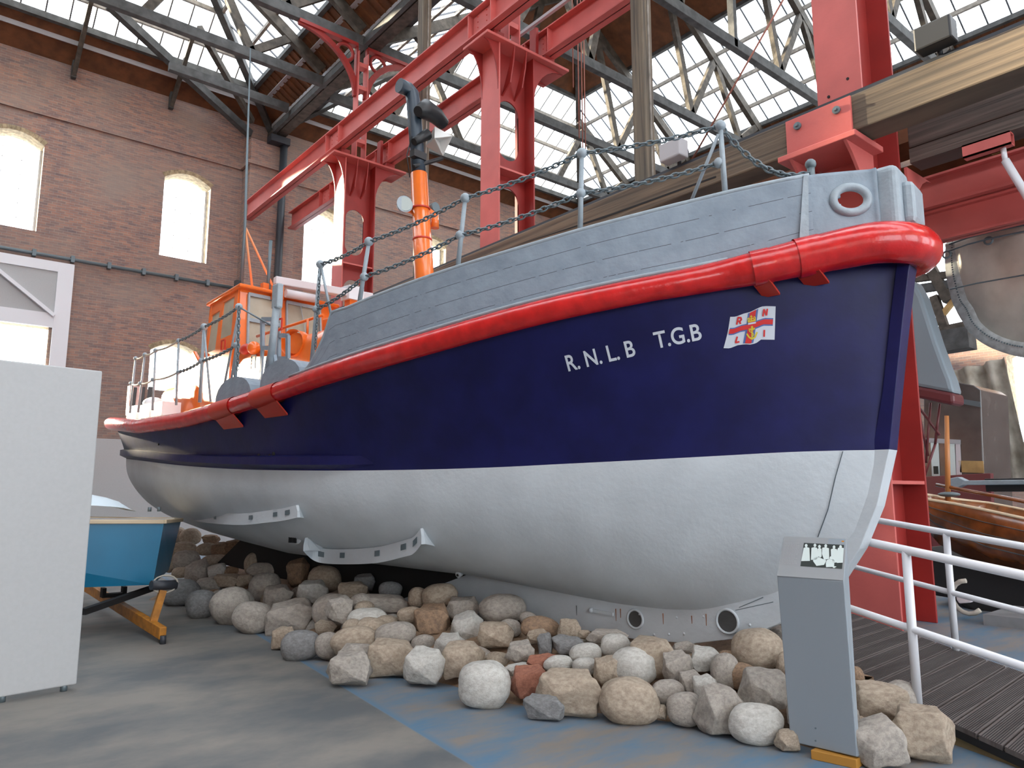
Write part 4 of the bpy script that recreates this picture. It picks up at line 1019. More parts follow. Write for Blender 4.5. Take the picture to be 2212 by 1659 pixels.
# stanchions with ball joints, and chains
def sp_(x,y,inn=.06):
    v=1.4
    for k in range(20):
        u,z=uz(x,y,v); v=.5*v+.5*(bs(u)-inn+(.04 if u<4.8 else 0))
    return u,v,z
ST=[((1556,272),(1567,424),(1553,352)),((1257,331),(1253,498),(1255,418)),((1005,428),(988,582),(994,508)),((797,522),(775,660),(787,598)),((692,571),(672,800),(684,668)),
    ((516,663),(508,818),(511,746)),((441,706),(432,866),(436,780)),((386,736),(381,872),(385,804)),((336,757),(330,884),(330,820)),((313,766),(299,888),(303,828)),((293,774),(281,890),(283,828))]
tops=[];mids=[]
for i,(t,b_,md_) in enumerate(ST):
    u,v,z=sp_(*b_); ut,zt_=uz(*t,v); um,zm_=uz(*md_,v)
    z=max(min(z,9),zs(u)+.02)
    big=i<7; r_=.024 if big else .017
    s=MB().tube([B(u,v,z-.02),B(ut,v,zt_)],[r_,r_*.85],10).build('stanchion',M['greylt'],BOAT)
    m=MB().sph(B(ut,v,zt_),r_*2,seg=12).sph(B(um,v,zm_),r_*1.9,seg=12); m.build('ball_joint',M['greylt'],s)
    tops.append(B(ut,v,zt_)); mids.append(B(um,v,zm_))
# raking struts
for (t,b_) in (((1552,290),(1490,442)),((694,578),(716,684)),((441,712),(455,868)),((517,668),(482,845)),((517,700),(497,840))):
    u,v,z=sp_(*t); u2,z2=uz(*b_,v-.05); MB().tube([B(u,v,z),B(u2,v-.05,max(z2,zs(u2)))],.015,8).build('raking_strut',M['greylt'],BOAT)
def chain(a,b_,sag,link=.075,wire=.0085,name='chain',parent=None,mt='chain'):
    a=Vector(a); b_=Vector(b_); L_=(b_-a).length*(1+8/3*(sag/(b_-a).length)**2); n=max(4,int(L_/(link*.72)))
    m=MB(); pts=[a.lerp(b_,i/n)-Vector((0,0,4*sag*(i/n)*(1-i/n))) for i in range(n+1)]
    for i in range(n):
        c=(pts[i]+pts[i+1])/2; d=(pts[i+1]-pts[i]).normalized(); s=d.cross(Vector((0,0,1))).normalized(); q=s if i%2 else s.cross(d)
        ring=[c+d*link*.5*math.cos(2*math.pi*k/10)+q*link*.28*math.sin(2*math.pi*k/10) for k in range(10)]
        m.tube(ring,wire,4,closed=True)
    return m.build(name,M[mt],parent or BOAT)
for T_ in (tops,mids):
    for i in range(4):
        chain(T_[i],T_[i+1],.03)
a=sp_(1753,388); CL=B(a[0],a[1],a[2])
CL=CL+Vector((0,0,.06)); chain(tops[0],CL,.17,.08,.010); 
MB().tube([CL-Vector((0,0,.12)),CL+Vector((0,0,.06))],.03,10).sph(CL+Vector((0,0,.07)),.045,seg=10).build('chain_cleat',M['chain'],BOAT)
chain(tops[4],tops[4]-Vector((.02,.0,.95)),.0,.05,.006)
a=sp_(600,628)
DV=MB().tube([B(a[0],a[1],a[2]-.05),B(uz(583,800,a[1])[0],a[1],uz(583,812,a[1])[1])],[.04,.05],10).build('fairlead_post',M['greylt'],BOAT)
MB().box(B(a[0]-.07,a[1]+.04,a[2]-.22),B(a[0]+.07,a[1]-.04,a[2]+.08)).build('post_head',M['greylt'],DV,bevel=.02)
q=uz(583,812,a[1]); MB().poly([B(q[0]-.18,a[1],q[1]-.15),B(q[0]+.22,a[1],q[1]-.18),B(q[0]+.1,a[1],q[1]+.25),B(q[0]-.06,a[1],q[1]+.25)],(.04,0,0)).build('post_foot',M['grey'],DV)
for (x0,y0,x1,y1) in ((567,690,590,752),(602,725,622,775)):
    m=MB(); c=[uz(x0,y0,1.5),uz(x1,y0,1.5),uz(x1,y1,1.5),uz(x0,y1,1.5)]
    for i in range(4): m.bar(B(c[i][0],1.5,c[i][1]),B(c[(i+1)%4][0],1.5,c[(i+1)%4][1]),.04,.055)
    m.bar(B(c[3][0],1.5,c[3][1]),B(c[3][0],1.5,zs(c[3][0])),.03,.05); m.build('deck_bracket',M['grey'],BOAT)
for i in range(5,10):
    for T_ in (tops,mids):
        if i in (5,6): chain(T_[i],T_[i+1],.02,.07,.008)
        else: MB().tube([T_[i].lerp(T_[i+1],k/6)-Vector((0,0,.12*(k/6)*(1-k/6))) for k in range(7)],.014,6).build('guard_rope',M['rope'],BOAT)
MB().tube([tops[5],B(a[0],a[1],a[2]-.45)],.012,6).build('turnbuckle',M['chain'],BOAT)
chain(tops[5]-Vector((.12,.25,.06)),tops[5]-Vector((.12,.3,.85)),.0,.06,.008)
# funnel: orange trunk, grey-blue exhaust pipe with elbow, lights and reflector
f0=uz(917,610,0); f1=uz(905,376,0); f2=uz(893,235,0); f3=uz(884,201,0)
FN=MB().tube([B(f0[0],0,2.8),B(f0[0],0,f0[1]),B(f1[0],0,f1[1])],[.135,.132,.115],20).build('funnel_trunk',M['orange'],BOAT)
c1=uz(893,222,0); c2=uz(891,203,0)
MB().tube([B(f1[0],0,f1[1]-.02),B((f1[0]+c1[0])/2,0,(f1[1]+c1[1])/2),B(c1[0],0,c1[1]),B(c2[0],.01,c2[1]),B(c2[0]+.02,.06,c2[1]+.05),B(c2[0]+.03,.22,c2[1]+.05)],[.10,.10,.10,.10,.10,.102],16).build('exhaust_pipe',M['pipe'],FN)
m=MB()
for z in (4.9,5.35): m.tube([B(f0[0]+(f1[0]-f0[0])*(z-f0[1])/(f1[1]-f0[1]),0,z-.012),B(f0[0]+(f1[0]-f0[0])*(z-f0[1])/(f1[1]-f0[1]),0,z+.012)],.132,20)
m.build('band',M['redbr'],FN)
s_=uz(873,443,.22); m=MB().tube([B(s_[0]-.04,.24,s_[1]),B(s_[0]+.08,.2,s_[1])],[.115,.07],20); SL=m.build('search_light',M['greylt'],BOAT)
MB().tube([B(s_[0]-.046,.243,s_[1]),B(s_[0]-.04,.24,s_[1])],.098,20).build('lens',M['glassy'] if 'glassy' in M else mat('lamp_lens',(.34,.42,.42),.15),SL)
MB().bar(B(s_[0],.2,s_[1]-.05),B(s_[0],-.02,s_[1]-.08),.03,.04).build('arm',M['orange'],SL)
s_=uz(940,448,-.2); m=MB().tube([B(s_[0]-.02,-.2,s_[1]),B(s_[0]+.06,-.2,s_[1])],.07,16); o=m.build('small_lamp',M['chain'],BOAT)
MB().tube([B(s_[0],-.2,s_[1]-.3),B(s_[0],-.2,s_[1]-.1)],[.06,.05],14).bar(B(s_[0],-.2,s_[1]-.1),B(s_[0],0,s_[1]-.05),.03,.05).build('orange_beacon',M['orange'],o)
# octahedral reflector
s_=uz(948,305,-.28); c=B(s_[0],-.28,s_[1]); rr_=.21
m=MB(); ax=[Vector((.8,.5,.25)).normalized(),Vector((-.4,.85,-.2)).normalized()]; ax.append(ax[0].cross(ax[1]).normalized()); 
for i in range(3):
    p_,q_=ax[i]*rr_,ax[(i+1)%3]*rr_; m.quad(c+p_,c+q_,c-p_,c-q_)
for sx_ in (1,-1):
    for sy in (1,-1):
        for sz in ((1,) if sx_*sy>0 else (-1,)):
            v_=[m.bm.verts.new(c+ax[0]*rr_*sx_),m.bm.verts.new(c+ax[1]*rr_*sy),m.bm.verts.new(c+ax[2]*rr_*sz)]; m.bm.faces.new(v_)
m.build('radar_reflector',mat('reflector_white',(.50,.49,.47),.4),BOAT,solid=.006)
s_=uz(930,250,-.15); m=MB().tube([B(s_[0]-.05,.12,s_[1]-.06),B(s_[0],-.05,s_[1]+.06),B(s_[0],-.25,s_[1]+.04),B(s_[0]+.02,-.42,s_[1]-.02)],[.07,.14,.12,.09],14); m.build('loudhailer',M['blackp'],BOAT)
m=MB().tube([B(s_[0],.14,s_[1]-.86),B(s_[0],-.38,s_[1]-.56)],.03,8).tube([B(s_[0],.14,s_[1]-.5),B(s_[0],-.1,s_[1]-.3)],[.05,.08],10).box(B(s_[0]-.05,.17,s_[1]-.72),B(s_[0]+.05,-.05,s_[1]-.62)); m.tube([B(s_[0],.2,s_[1]-.6),B(s_[0],.22,s_[1]-.1)],.012,6); m.build('mast_bracket',M['blackp'],BOAT)
MB().tube([B(f1[0],.14,f1[1]+.5),B(f1[0],.22,f1[1]+.2),B(f1[0],.16,f1[1]-.1)],.008,6).build('wire',M['blackp'],FN)
# aerial pole with orange tripod
p0=uz(520,622,0); p1=uz(529,489,0); p2=uz(541,105,0)
AE=MB().tube([B(p0[0],0,p0[1]-.2),B(p1[0],0,p1[1]),B(p2[0],0,p2[1])],[.03,.028,.012],8).build('aerial_pole',M['chain'],BOAT)
for x,y,v in ((546,628,-.25),(600,640,-.85)):
    q=uz(x,y,v); MB().tube([B(p1[0],0,p1[1]),B(q[0],v,q[1])],.022,8).build('aerial_stay',mat('salmon_paint',(.75,.30,.13),.45),AE)
q=uz(585,520,0); q2=uz(578,632,0); MB().tube([B(q[0],0,q[1]),B(q2[0],0,q2[1]-.1)],.03,8).build('aerial_stub',M['chain'],BOAT)
q=uz(505,618,.1); MB().box(B(q[0],.1,q[1]-.1),B(q[0]-.1,0,q[1]+.1)).build('roof_lamp',M['blackp'],BOAT)
# stern fittings
m=MB(); a=uz(338,850,1.0); m.box(B(10.9,1.0,zs(11)),B(11.7,-1,zs(11)+.42)); m.build('cockpit_coaming',M['grey'],BOAT,bevel=.04)
m=MB()
for x in (288,306,322): 
    a=uz(x,860,1.2); m.bar(B(a[0],1.2,a[1]-.2),B(a[0]+.1,1.15,a[1]+.2),.07,.07)
m.build('fuel_can_rack',M['blackp'],BOAT)
m=MB(); a=uz(276,868,1.1); m.box(B(a[0]-.06,1.1,a[1]-.25),B(a[0]+.06,.9,a[1]+.3)); m.build('stern_post',M['grey'],BOAT)
m=MB(); 
for x,y in ((290,893),(318,890),(345,885)):
    a=uz(x,y,1.45); m.box(B(a[0]-.2,1.5,a[1]-.1),B(a[0]+.2,1.2,a[1]+.12))
m.build('deck_locker',M['whitep'],BOAT,bevel=.03)
a=uz(332,873,1.3); MB().sph(B(a[0],1.3,a[1]),.17,(1,1,.7)).build('vent_dome',M['whitep'],BOAT)
m=MB(); m.bar(B(7.6,1.25,zs(8)+.03),B(11,1.35,zs(11)+.05),.05,.22); m.build('toe_board',M['whitep'],BOAT)
# ================================================================ ramp with white handrails
T0=Vector((4.68,1.02,0)); RD=Vector((math.sin(R(21)),math.cos(R(21)),0)); KD=Vector((.998,.07,0)); RS=.105; KW=1.78
def rp(s,k,dz=0): return T0+RD*s+KD*k+Vector((0,0,RS*s+dz))
RAMP=empty('ramp',T0,'grooved dark timber walkway ramp rising away to the right of the bow','ramp')
m=MB(); s=.0
while s<6:
    v_=[rp(s+.008,0,.03),rp(s+.152,0,.03),rp(s+.152,KW,.03),rp(s+.008,KW,.03)]
    m.poly([p-T0-Vector((0,0,.03)) for p in v_],(0,0,.03)); s+=.16
dk=m.build('decking',M['deckw'],RAMP); dk['label']='parallel grooved boards'
g=MB(); s=.0
while s<6:
    for j in range(9):
        ss=s+.022+.0138*j; a,b_=rp(ss,0.005,.0305)-T0,rp(ss,KW-.005,.0305)-T0; g.bar(a,b_,.004,.003)
    s+=.16
g.build('groove',M['black'],dk)
m=MB(); m.poly([rp(.1,.02,-.005)-T0,rp(6,.02,-.005)-T0,rp(6,.02,-RS*6)-T0,rp(.1,.02,-RS*.1)-T0],(.03,-.01,0)); m.build('side_board',M['wood_oc'] if False else mat('fascia_tan',(.22,.16,.075),.7,nz=.3,ns=6),RAMP)
m=MB(); m.poly([rp(.0,.0,-.002)-T0,rp(6,.0,-.002)-T0,rp(6,.0,-.045)-T0,rp(.0,.0,-.045)-T0],(.02,-.007,0)); m.build('edge_board',M['black'],RAMP)
def handrail(k,ss,label,h=1.0,s0=.1,s1=5.9):
    o0=T0
    r=MB().tube([rp(s0,k,h)-o0,rp(s1,k,h)-o0],.029,14).build('handrail',M['whitep'],RAMP); r['label']=label
    for s in ss: MB().tube([rp(s,k,0.0)-o0,rp(s,k,h)-o0],.0285,14).build('post',M['whitep'],r)
    MB().tube([rp(s0,k,.5*h)-o0,rp(s1,k,.5*h)-o0],.024,14).build('mid_rail',M['whitep'],r)
handrail(0.03,[1.22,3.6,5.8],'white tubular handrail on the near edge of the ramp, passing behind the grey stand',1.0)
handrail(KW-.03,[1.55,3.45,5.8],'white tubular handrail on the far edge of the ramp, in front of the red column',1.0)
# ================================================================ information stand
ka,kb=at(1707,1602,Z=.05),at(1853,1640,Z=.05); n_=Vector((-1,0,0))
dirk=(kb-ka); dirk.z=0; dirk.normalize(); nrm=Vector((dirk.y,-dirk.x,0)); nrm=nrm if nrm.dot(CAM-ka)>0 else -nrm
def kpl(x,y,dep=0): c=ka-nrm*dep; return onpl(x,y,nrm,nrm.dot(c))
f=[kpl(1707,1602),kpl(1852,1636),kpl(1823,1256),kpl(1678,1243)]
bt=[kpl(1692,1159,.17),kpl(1829,1163,.17)]
KS=empty('information_stand',((ka+kb)/2),'grey metal information stand with sloping panel in front of the bow','information stand'); ko=KS.location
m=MB(); back=[p-nrm*.04 for p in f]
# body
pts_f=f; vb=[back[0],back[1],Vector((bt[1].x,bt[1].y,bt[1].z)),Vector((bt[0].x,bt[0].y,bt[0].z))]
m.quad(*[p-ko for p in f]); m.quad(*[p-ko for p in vb]); m.quad(f[0]-ko,f[1]-ko,vb[1]-ko,vb[0]-ko); m.quad(f[0]-ko,f[3]-ko,vb[3]-ko,vb[0]-ko); m.quad(f[1]-ko,f[2]-ko,vb[2]-ko,vb[1]-ko); m.quad(f[3]-ko,f[2]-ko,vb[2]-ko,vb[3]-ko)
m.build('stand_body',M['kiosk'],KS,merge=True,bevel=.006)
pn=(f[2]-f[3]).cross(bt[0]-f[3]).normalized(); pn=pn if pn.z>0 else -pn
def pan(x,y,e=.001):   # crop coordinates of the sloping panel
    X,Y=1640+x/9.217,1140+y/9.217; return onpl(X,Y,pn,pn.dot(f[3])+e)-ko
m=MB(); m.quad(pan(495,170,.003),pan(1740,222,.003),pan(1675,1050,.003),pan(352,955,.003)); PN=m.build('text_panel',M['kpanel'],KS)
m=MB(); m.quad(pan(890,300,.005),pan(1690,342,.005),pan(1648,815,.005),pan(820,762,.005)); PH=m.build('old_photograph',M['ink'],KS)
PH['label']='black and white group photograph'
m=MB()
def blob(m,pts,e=.0062):
    m.bm.faces.new([m.bm.verts.new(pan(x,y,e)) for x,y in pts])
for pts in ([(885,400),(940,385),(1000,400),(1010,660),(835,665)],[(1040,400),(1100,385),(1150,400),(1195,560),(1130,640),(1030,640)],[(1160,420),(1200,400),(1240,420),(1245,560),(1190,570)],[(1255,400),(1320,385),(1390,410),(1395,620),(1290,640),(1250,520)],[(1425,430),(1480,410),(1550,430),(1545,690),(1470,700),(1430,560)],[(1570,400),(1620,395),(1684,405),(1665,695),(1545,700),(1545,480)],[(1070,660),(1100,590),(1180,585),(1340,650),(1290,740),(1140,760)],[(1350,640),(1420,610),(1500,640),(1490,780),(1330,785),(1325,700)],[(1460,790),(1500,765),(1540,775),(1490,805)]): blob(m,pts)
for (x,y) in ((935,355),(1110,350),(1200,375),(1325,360),(1490,385),(1620,380),(1215,560),(1430,600)): blob(m,[(x+28*math.cos(t*math.pi/5),y+34*math.sin(t*math.pi/5)) for t in range(10)],.0068)
m.build('printed_figures',M['pr'],PH)
m=MB(); rnd=random.Random(3)
for i in range(17):
    y=300+i*25.5; x=505-i*4; e_=x+rnd.choice((250,290,300,310,305)) 
    while x<e_:
        w_=rnd.randint(18,55); m.quad(pan(x,y,.0045),pan(min(x+w_,e_),y+w_*.06,.0045),pan(min(x+w_,e_),y+w_*.06+6,.0045),pan(x,y+6,.0045)); x+=w_+9
m.build('small_print',M['gutter'],PN)
m=MB(); m.quad(*[pan(x,y,.0045) for x,y in ((1640,255),(1690,258),(1688,285),(1638,282))]); m.build('badge',M['yellow'],PN)
b0,b1=at(1752,1640,Z=0),at(1851,1662,Z=0)
m=MB(); m.poly([p-ko for p in (b0,b1,b1-nrm*.14,b0-nrm*.14)],(0,0,.05)); m.build('foot_block',M['wood_oc'],KS,bevel=.004)
m=MB()
for x,y in ((1762,1573),(1762,1600)): q=kpl(x,y)-ko; m.tube([q-nrm*.0,q+nrm*.004],.005,8)
m.build('screw',M['chain'],KS)
# ================================================================ white board, partition, dinghy on trailer
wa,wb=at(0,1507,Z=.04),at(166,1478,Z=.04); wd=(wb-wa).normalized(); wn=Vector((wd.y,-wd.x,0)); wn=wn if wn.dot(CAM-wa)>0 else -wn
wt=onpl(232,803,wn,wn.dot(wb)); wt0=onpl(0,797,wn,wn.dot(wb))
m=MB(); pts=[wa-wd*1.2,wb,Vector((wb.x,wb.y,wt.z)),Vector((wa.x,wa.y,wt.z))-wd*1.2]
m.poly(pts,-wn*.06); o=m.build('display_board',M['panel'],bevel=.01,origin=(wb.x,wb.y,0)); tag(o,'tall blank off-white freestanding display board at the left edge','display board')
for q in (wa+wd*.02,wb-wd*.08): MB().tube([q-wn*.03-o.location+Vector((0,0,.02)),q-wn*.03-o.location-Vector((0,0,.04))],.025,8).build('foot',M['chain'],o)
pt=at(240,948,Y=21.5)
o=MB().box((-6,21.5,0),(9,21.7,pt.z)).build('partition',M['panel']); tag(o,'low pale partition wall far behind the dinghy and under the stern','partition')
# dinghy
Yd=9.0; g=lambda x,y,Y=Yd: at(x,y,Y=Y)
c_t,c_b=g(353,1127),g(329,1262); f_t,f_b=g(390,1123,10.1),g(364,1230,10.1); l_b=g(190,1246); l_t=g(190,1120)
DH=empty('sailing_dinghy',(c_b.x-1,Yd+.5,.3),'small bright blue dinghy with cream gunwale on a yellow trailer beside the boulders','dinghy'); do=DH.location
ext=lambda p,q,k: q+(q-p)*k
lt=Vector((c_t.x-3.0,Yd-.05,l_t.z+.02)); lb=Vector((c_b.x-3.0,Yd+.12,l_b.z-.02))
m=MB(); m.quad(*[p-do for p in (lt,c_t,c_b,lb)]); m.quad(*[p-do for p in (c_t,f_t,f_b,c_b)]); m.quad(*[p-do for p in (Vector((f_t.x-3.2,10.4,f_t.z)),f_t,f_b,Vector((f_b.x-3.2,10.2,f_b.z)))]); m.quad(*[p-do for p in (lb,c_b,f_b,Vector((f_b.x-3.2,10.2,f_b.z)))])
m.build('dinghy_hull',M['cyan'],DH,merge=True,solid=.02)
m=MB(); m.bar(lt-do,c_t-do,.07,.045); m.bar(c_t-do,f_t-do,.07,.045); m.build('gunwale',M['cream'],DH,bevel=.008)
m=MB(); m.quad(*[p-do+Vector((0,0,.03)) for p in (lt+Vector((0,.1,.04)),c_t+Vector((-.02,.05,0)),f_t,Vector((f_t.x-3.2,10.4,f_t.z+.05)))]); m.build('foredeck',M['cream'],DH)
q=g(228,1085,9.5)-do; m=MB(); m.grid([[q+Vector((.55*(i/8-.75)*2,.25*(j/4-.5)*2,.20*math.sin(math.pi*min(1,i/8*.9+.1))**.6*math.cos((j/4-.5)*2.4)-.10)) for j in range(5)] for i in range(9)]); m.build('white_cover',M['tarp'],DH)
q=g(323,1105,9.3)-do; m=MB().tube([q,q+Vector((0,0,.05))],.02,8).tube([q+Vector((.1,0,0)),q+Vector((.1,0,.05))],.02,8); m.build('cleat',M['chain'],DH)
# trailer
TR=empty('boat_trailer',(2.1,8.2,0),'yellow-ochre painted launching trailer under the blue dinghy','trailer'); to=TR.location
t1=at(352,1368,Z=.10); t0=at(190,1268,Z=.30)
m=MB().bar(t0+(t0-t1)*.8-to,t1-to,.07,.12); m.build('draw_bar',M['yellow'],TR,bevel=.008)
u0=t1+(t0-t1)*.12; u1=onpl(352,1275,(0,1,0),u0.y)
MB().bar(u0-to,u1-to,.05,.07).build('upright',M['yellow'],TR)
MB().tube([u1-to+Vector((-.12,-.0,.06)),u1-to+Vector((.14,.05,.04))],.05,14).build('bow_roller',M['ironpipe'],TR)
MB().tube([u1-to+Vector((.02,0,.06))+Vector((.13*math.cos(k),.02,.09*math.sin(k))) for k in [i*.45 for i in range(14)]],.009,5).build('winch_rope',M['rope'],TR)
q=t1+(t0-t1)*.62; m=MB().box(q-to+Vector((-.12,-.05,.06)),q-to+Vector((.14,.08,.10))).box(q-to+Vector((-.12,-.05,.10)),q-to+Vector((-.08,.08,.17))).box(q-to+Vector((.10,-.05,.10)),q-to+Vector((.14,.08,.17))); m.build('chock',M['black'],TR)
MB().tube([t1-to+Vector((0,-.02,-.02)),t1-to+Vector((0,-.02,-.10))],.03,8).build('coupling',M['ironpipe'],TR)
MB().bar((-.6,.2,.35),(.3,1.2,.42),.06,.06).build('cross_bar',M['black'],TR)
MB().tube([(-2.2,.3,.25),(-2.2,.45,.25)],.25,20).build('wheel',M['black'],TR)
# ================================================================ boulders
keelz=.30
FL=[at(x,y,Z=0) for x,y in ((300,1300),(370,1302),(440,1330),(505,1348),(580,1372),(650,1422),(760,1478),(880,1468),(1040,1528),(1200,1550),(1360,1562),(1540,1600),(1640,1608),(1800,1650),(1930,1652),(2040,1640),(2110,1600))]
def front_dist(p):
    best=9
    for a,b_ in zip(FL,FL[1:]):
        ab=Vector((b_.x-a.x,b_.y-a.y)); ap=Vector((p.x-a.x,p.y-a.y)); t=max(0,min(1,ap.dot(ab)/ab.dot(ab))); q=ap-ab*t
        d=q.length; sg=1 if ab.x*ap.y-ab.y*ap.x>0 else -1
        if d<abs(best): best=d*sg
    return best
def pile_hit(x,y,r_):
    d=ray(x,y).normalized(); t=1.5
    while t<25:
        p=CAM+d*t; f_=front_dist(p); zc=r_*.92+max(0,min(.62,(f_-r_)*.42))
        if p.z<=zc and f_>-.5: return p
        if p.z<r_*.9: return p
        t+=.02
    return at(x,y,Z=r_)
random.seed(11)
def rock_mesh(kind,rnd):
    bm=bmesh.new()
    if kind=='r':
        bmesh.ops.create_icosphere(bm,subdivisions=4,radius=1); sd_=Vector((rnd.random()*50,rnd.random()*50,rnd.random()*50)); p=2.25
        ph=rnd.random()*6
        for v in bm.verts:
            n=v.co.normalized(); k=(abs(n.x)**p+abs(n.y)**p+abs(n.z)**p)**(-1/p); v.co=n*k*(1+.10*noise.noise(n*1.1+sd_)+.03*noise.noise(n*3+sd_)+.01*noise.noise(n*9+sd_)+.06*n.x*math.cos(ph)*abs(n.x))
        for f in bm.faces: f.smooth=True
    else:
        pts=[]
        for i in range(15):
            z=1-2*(i+.5)/15; t=i*2.399+rnd.random()*.7; q=math.sqrt(1-z*z); v=Vector((q*math.cos(t),q*math.sin(t),z)); 
            v=Vector([math.copysign(abs(c)**.72,c) for c in v]); pts.append(v*(.93+.22*rnd.random()))
        for v in pts: bm.verts.new(v)
        r=bmesh.ops.convex_hull(bm,input=bm.verts)
        bmesh.ops.delete(bm,geom=[e for e in r.get('geom_interior',[]) if isinstance(e,bmesh.types.BMVert)],context='VERTS')
        bmesh.ops.dissolve_limit(bm,angle_limit=R(22),verts=bm.verts,edges=bm.edges)
        bmesh.ops.bevel(bm,geom=list(bm.edges),offset=.07,segments=2,affect='EDGES',profile=.6)
        bmesh.ops.triangulate(bm,faces=bm.faces)
        bmesh.ops.subdivide_edges(bm,edges=[e for e in bm.edges if e.calc_length()>.22],cuts=2,use_grid_fill=True)
        bmesh.ops.triangulate(bm,faces=bm.faces)
        sd_=Vector((rnd.random()*50,0,rnd.random()*50))
        for v in bm.verts:
            v.co*=1+.11*noise.noise(v.co*2.2+sd_)+.035*noise.noise(v.co*6+sd_)+.012*noise.noise(v.co*15+sd_)
        for f in bm.faces: f.smooth=True
        # normalise
        for ax_ in range(3):
            lo=min(v.co[ax_] for v in bm.verts); hi=max(v.co[ax_] for v in bm.verts); c=(lo+hi)/2; s=2/(hi-lo)
            for v in bm.verts: v.co[ax_]=(v.co[ax_]-c)*s
    me=bpy.data.meshes.new('boulder'); bm.to_mesh(me); bm.free()
    return me
CN=dict(g='grey',t='tan',w='pale',b='brown',d='dark grey',r='red')
# (x, y, w, h, shape, colour, own label or '') in photo pixels
RK=[]
def A_(l,ox,oy,sc):
    for (x,y,w_,h_,k,c,*lb) in l: RK.append([ox+x/sc,oy+y/sc,w_/sc,h_/sc,k,c,lb[0] if lb else ''])
A_([(130,180,120,110,'r','t'),(225,190,140,110,'r','t'),(180,270,170,90,'r','t'),(365,210,110,70,'a','b'),(330,275,130,80,'r','t'),(520,270,150,120,'a','b'),(430,280,110,110,'a','b'),(85,360,110,130,'r','t'),
(195,350,180,130,'r','g','rounded pale grey boulder behind the trailer winch, highest of its row'),(400,350,160,80,'r','t'),(510,350,100,70,'a','t'),(275,420,170,150,'a','g'),(410,425,140,110,'a','w'),(500,420,100,60,'a','b'),(160,430,120,70,'r','t'),
(160,570,240,170,'r','d','dark rounded boulder at the left end of the bank beside the yellow upright'),(340,530,200,120,'a','g'),(490,490,200,100,'a','t'),(300,650,190,180,'r','d'),(430,600,120,90,'r','g'),
(520,660,270,240,'r','g','big smooth grey boulder on the floor right of the trailer tip'),(655,740,260,200,'r','g','heart-shaped grey boulder resting on the floor, second big one from the trailer'),(730,540,200,200,'r','g'),(600,490,110,80,'a','t'),(680,380,150,170,'r','t'),
(780,300,130,140,'a','t','squarish tan stone standing on top of the long flat grey cobble'),(750,420,270,100,'r','g','long flat grey oval cobble near the lower bilge runner'),(920,310,140,110,'r','b','dark brown cobble tucked against the left end of the lower bilge runner'),(960,440,150,200,'a','b','tall brown wedge stone below the left end of the lower bilge runner'),(1140,480,220,170,'r','t','large tan cobble under the middle of the lower bilge runner'),
(830,610,190,180,'a','g','leaning slab of grey stone with a pale chipped corner'),(1060,570,200,170,'a','w','pale faceted stone just below the large tan cobble under the runner'),(1340,570,200,140,'a','t'),(1410,500,140,120,'a','d'),(1590,550,150,110,'r','d'),
(900,740,380,240,'a','g','very large grey angular boulder, biggest of the left half of the bank'),(1210,700,270,230,'r','g','rounded triangular grey boulder right of the biggest angular boulder'),(1550,650,320,130,'a','g','long low grey slab behind the pale egg-shaped cobble'),(1780,600,130,130,'r','t'),(1925,600,230,170,'r','t','smooth tan egg-shaped boulder against the keel'),
(970,930,250,190,'r','d','bluish dark boulder with white flecks on the floor at the front'),(870,880,160,150,'a','t'),(1150,810,150,90,'a','t'),(1440,770,260,180,'r','w','pale egg-shaped cobble in the middle of the left half of the bank'),(1165,930,160,170,'r','g'),(1345,910,300,210,'r','t','big domed tan boulder behind the square front block'),
(1300,1090,290,230,'a','g','blocky grey stone at the very front where the blue paint begins'),(1630,855,270,160,'r','g','smooth grey dome-shaped boulder left of the pointed brown stone'),(1720,725,170,110,'r','t'),(1870,760,250,230,'a','b','pointed pinkish-brown stone rising like a peak'),(1600,1020,320,240,'a','t','tan rough block on the blue floor beside the front grey block'),(1815,910,150,100,'r','g'),
(1830,1080,290,250,'a','w','pale rounded block with a chipped face, left of the big white boulder'),(2080,680,220,170,'a','g'),(1990,930,200,160,'a','w','jagged white stone above the pale chipped block'),(2110,810,220,210,'a','w','pale stone with a bright triangular face'),(2080,1030,290,240,'a','t','large tan slab leaning behind the big white boulder')],340,1100,3.16)
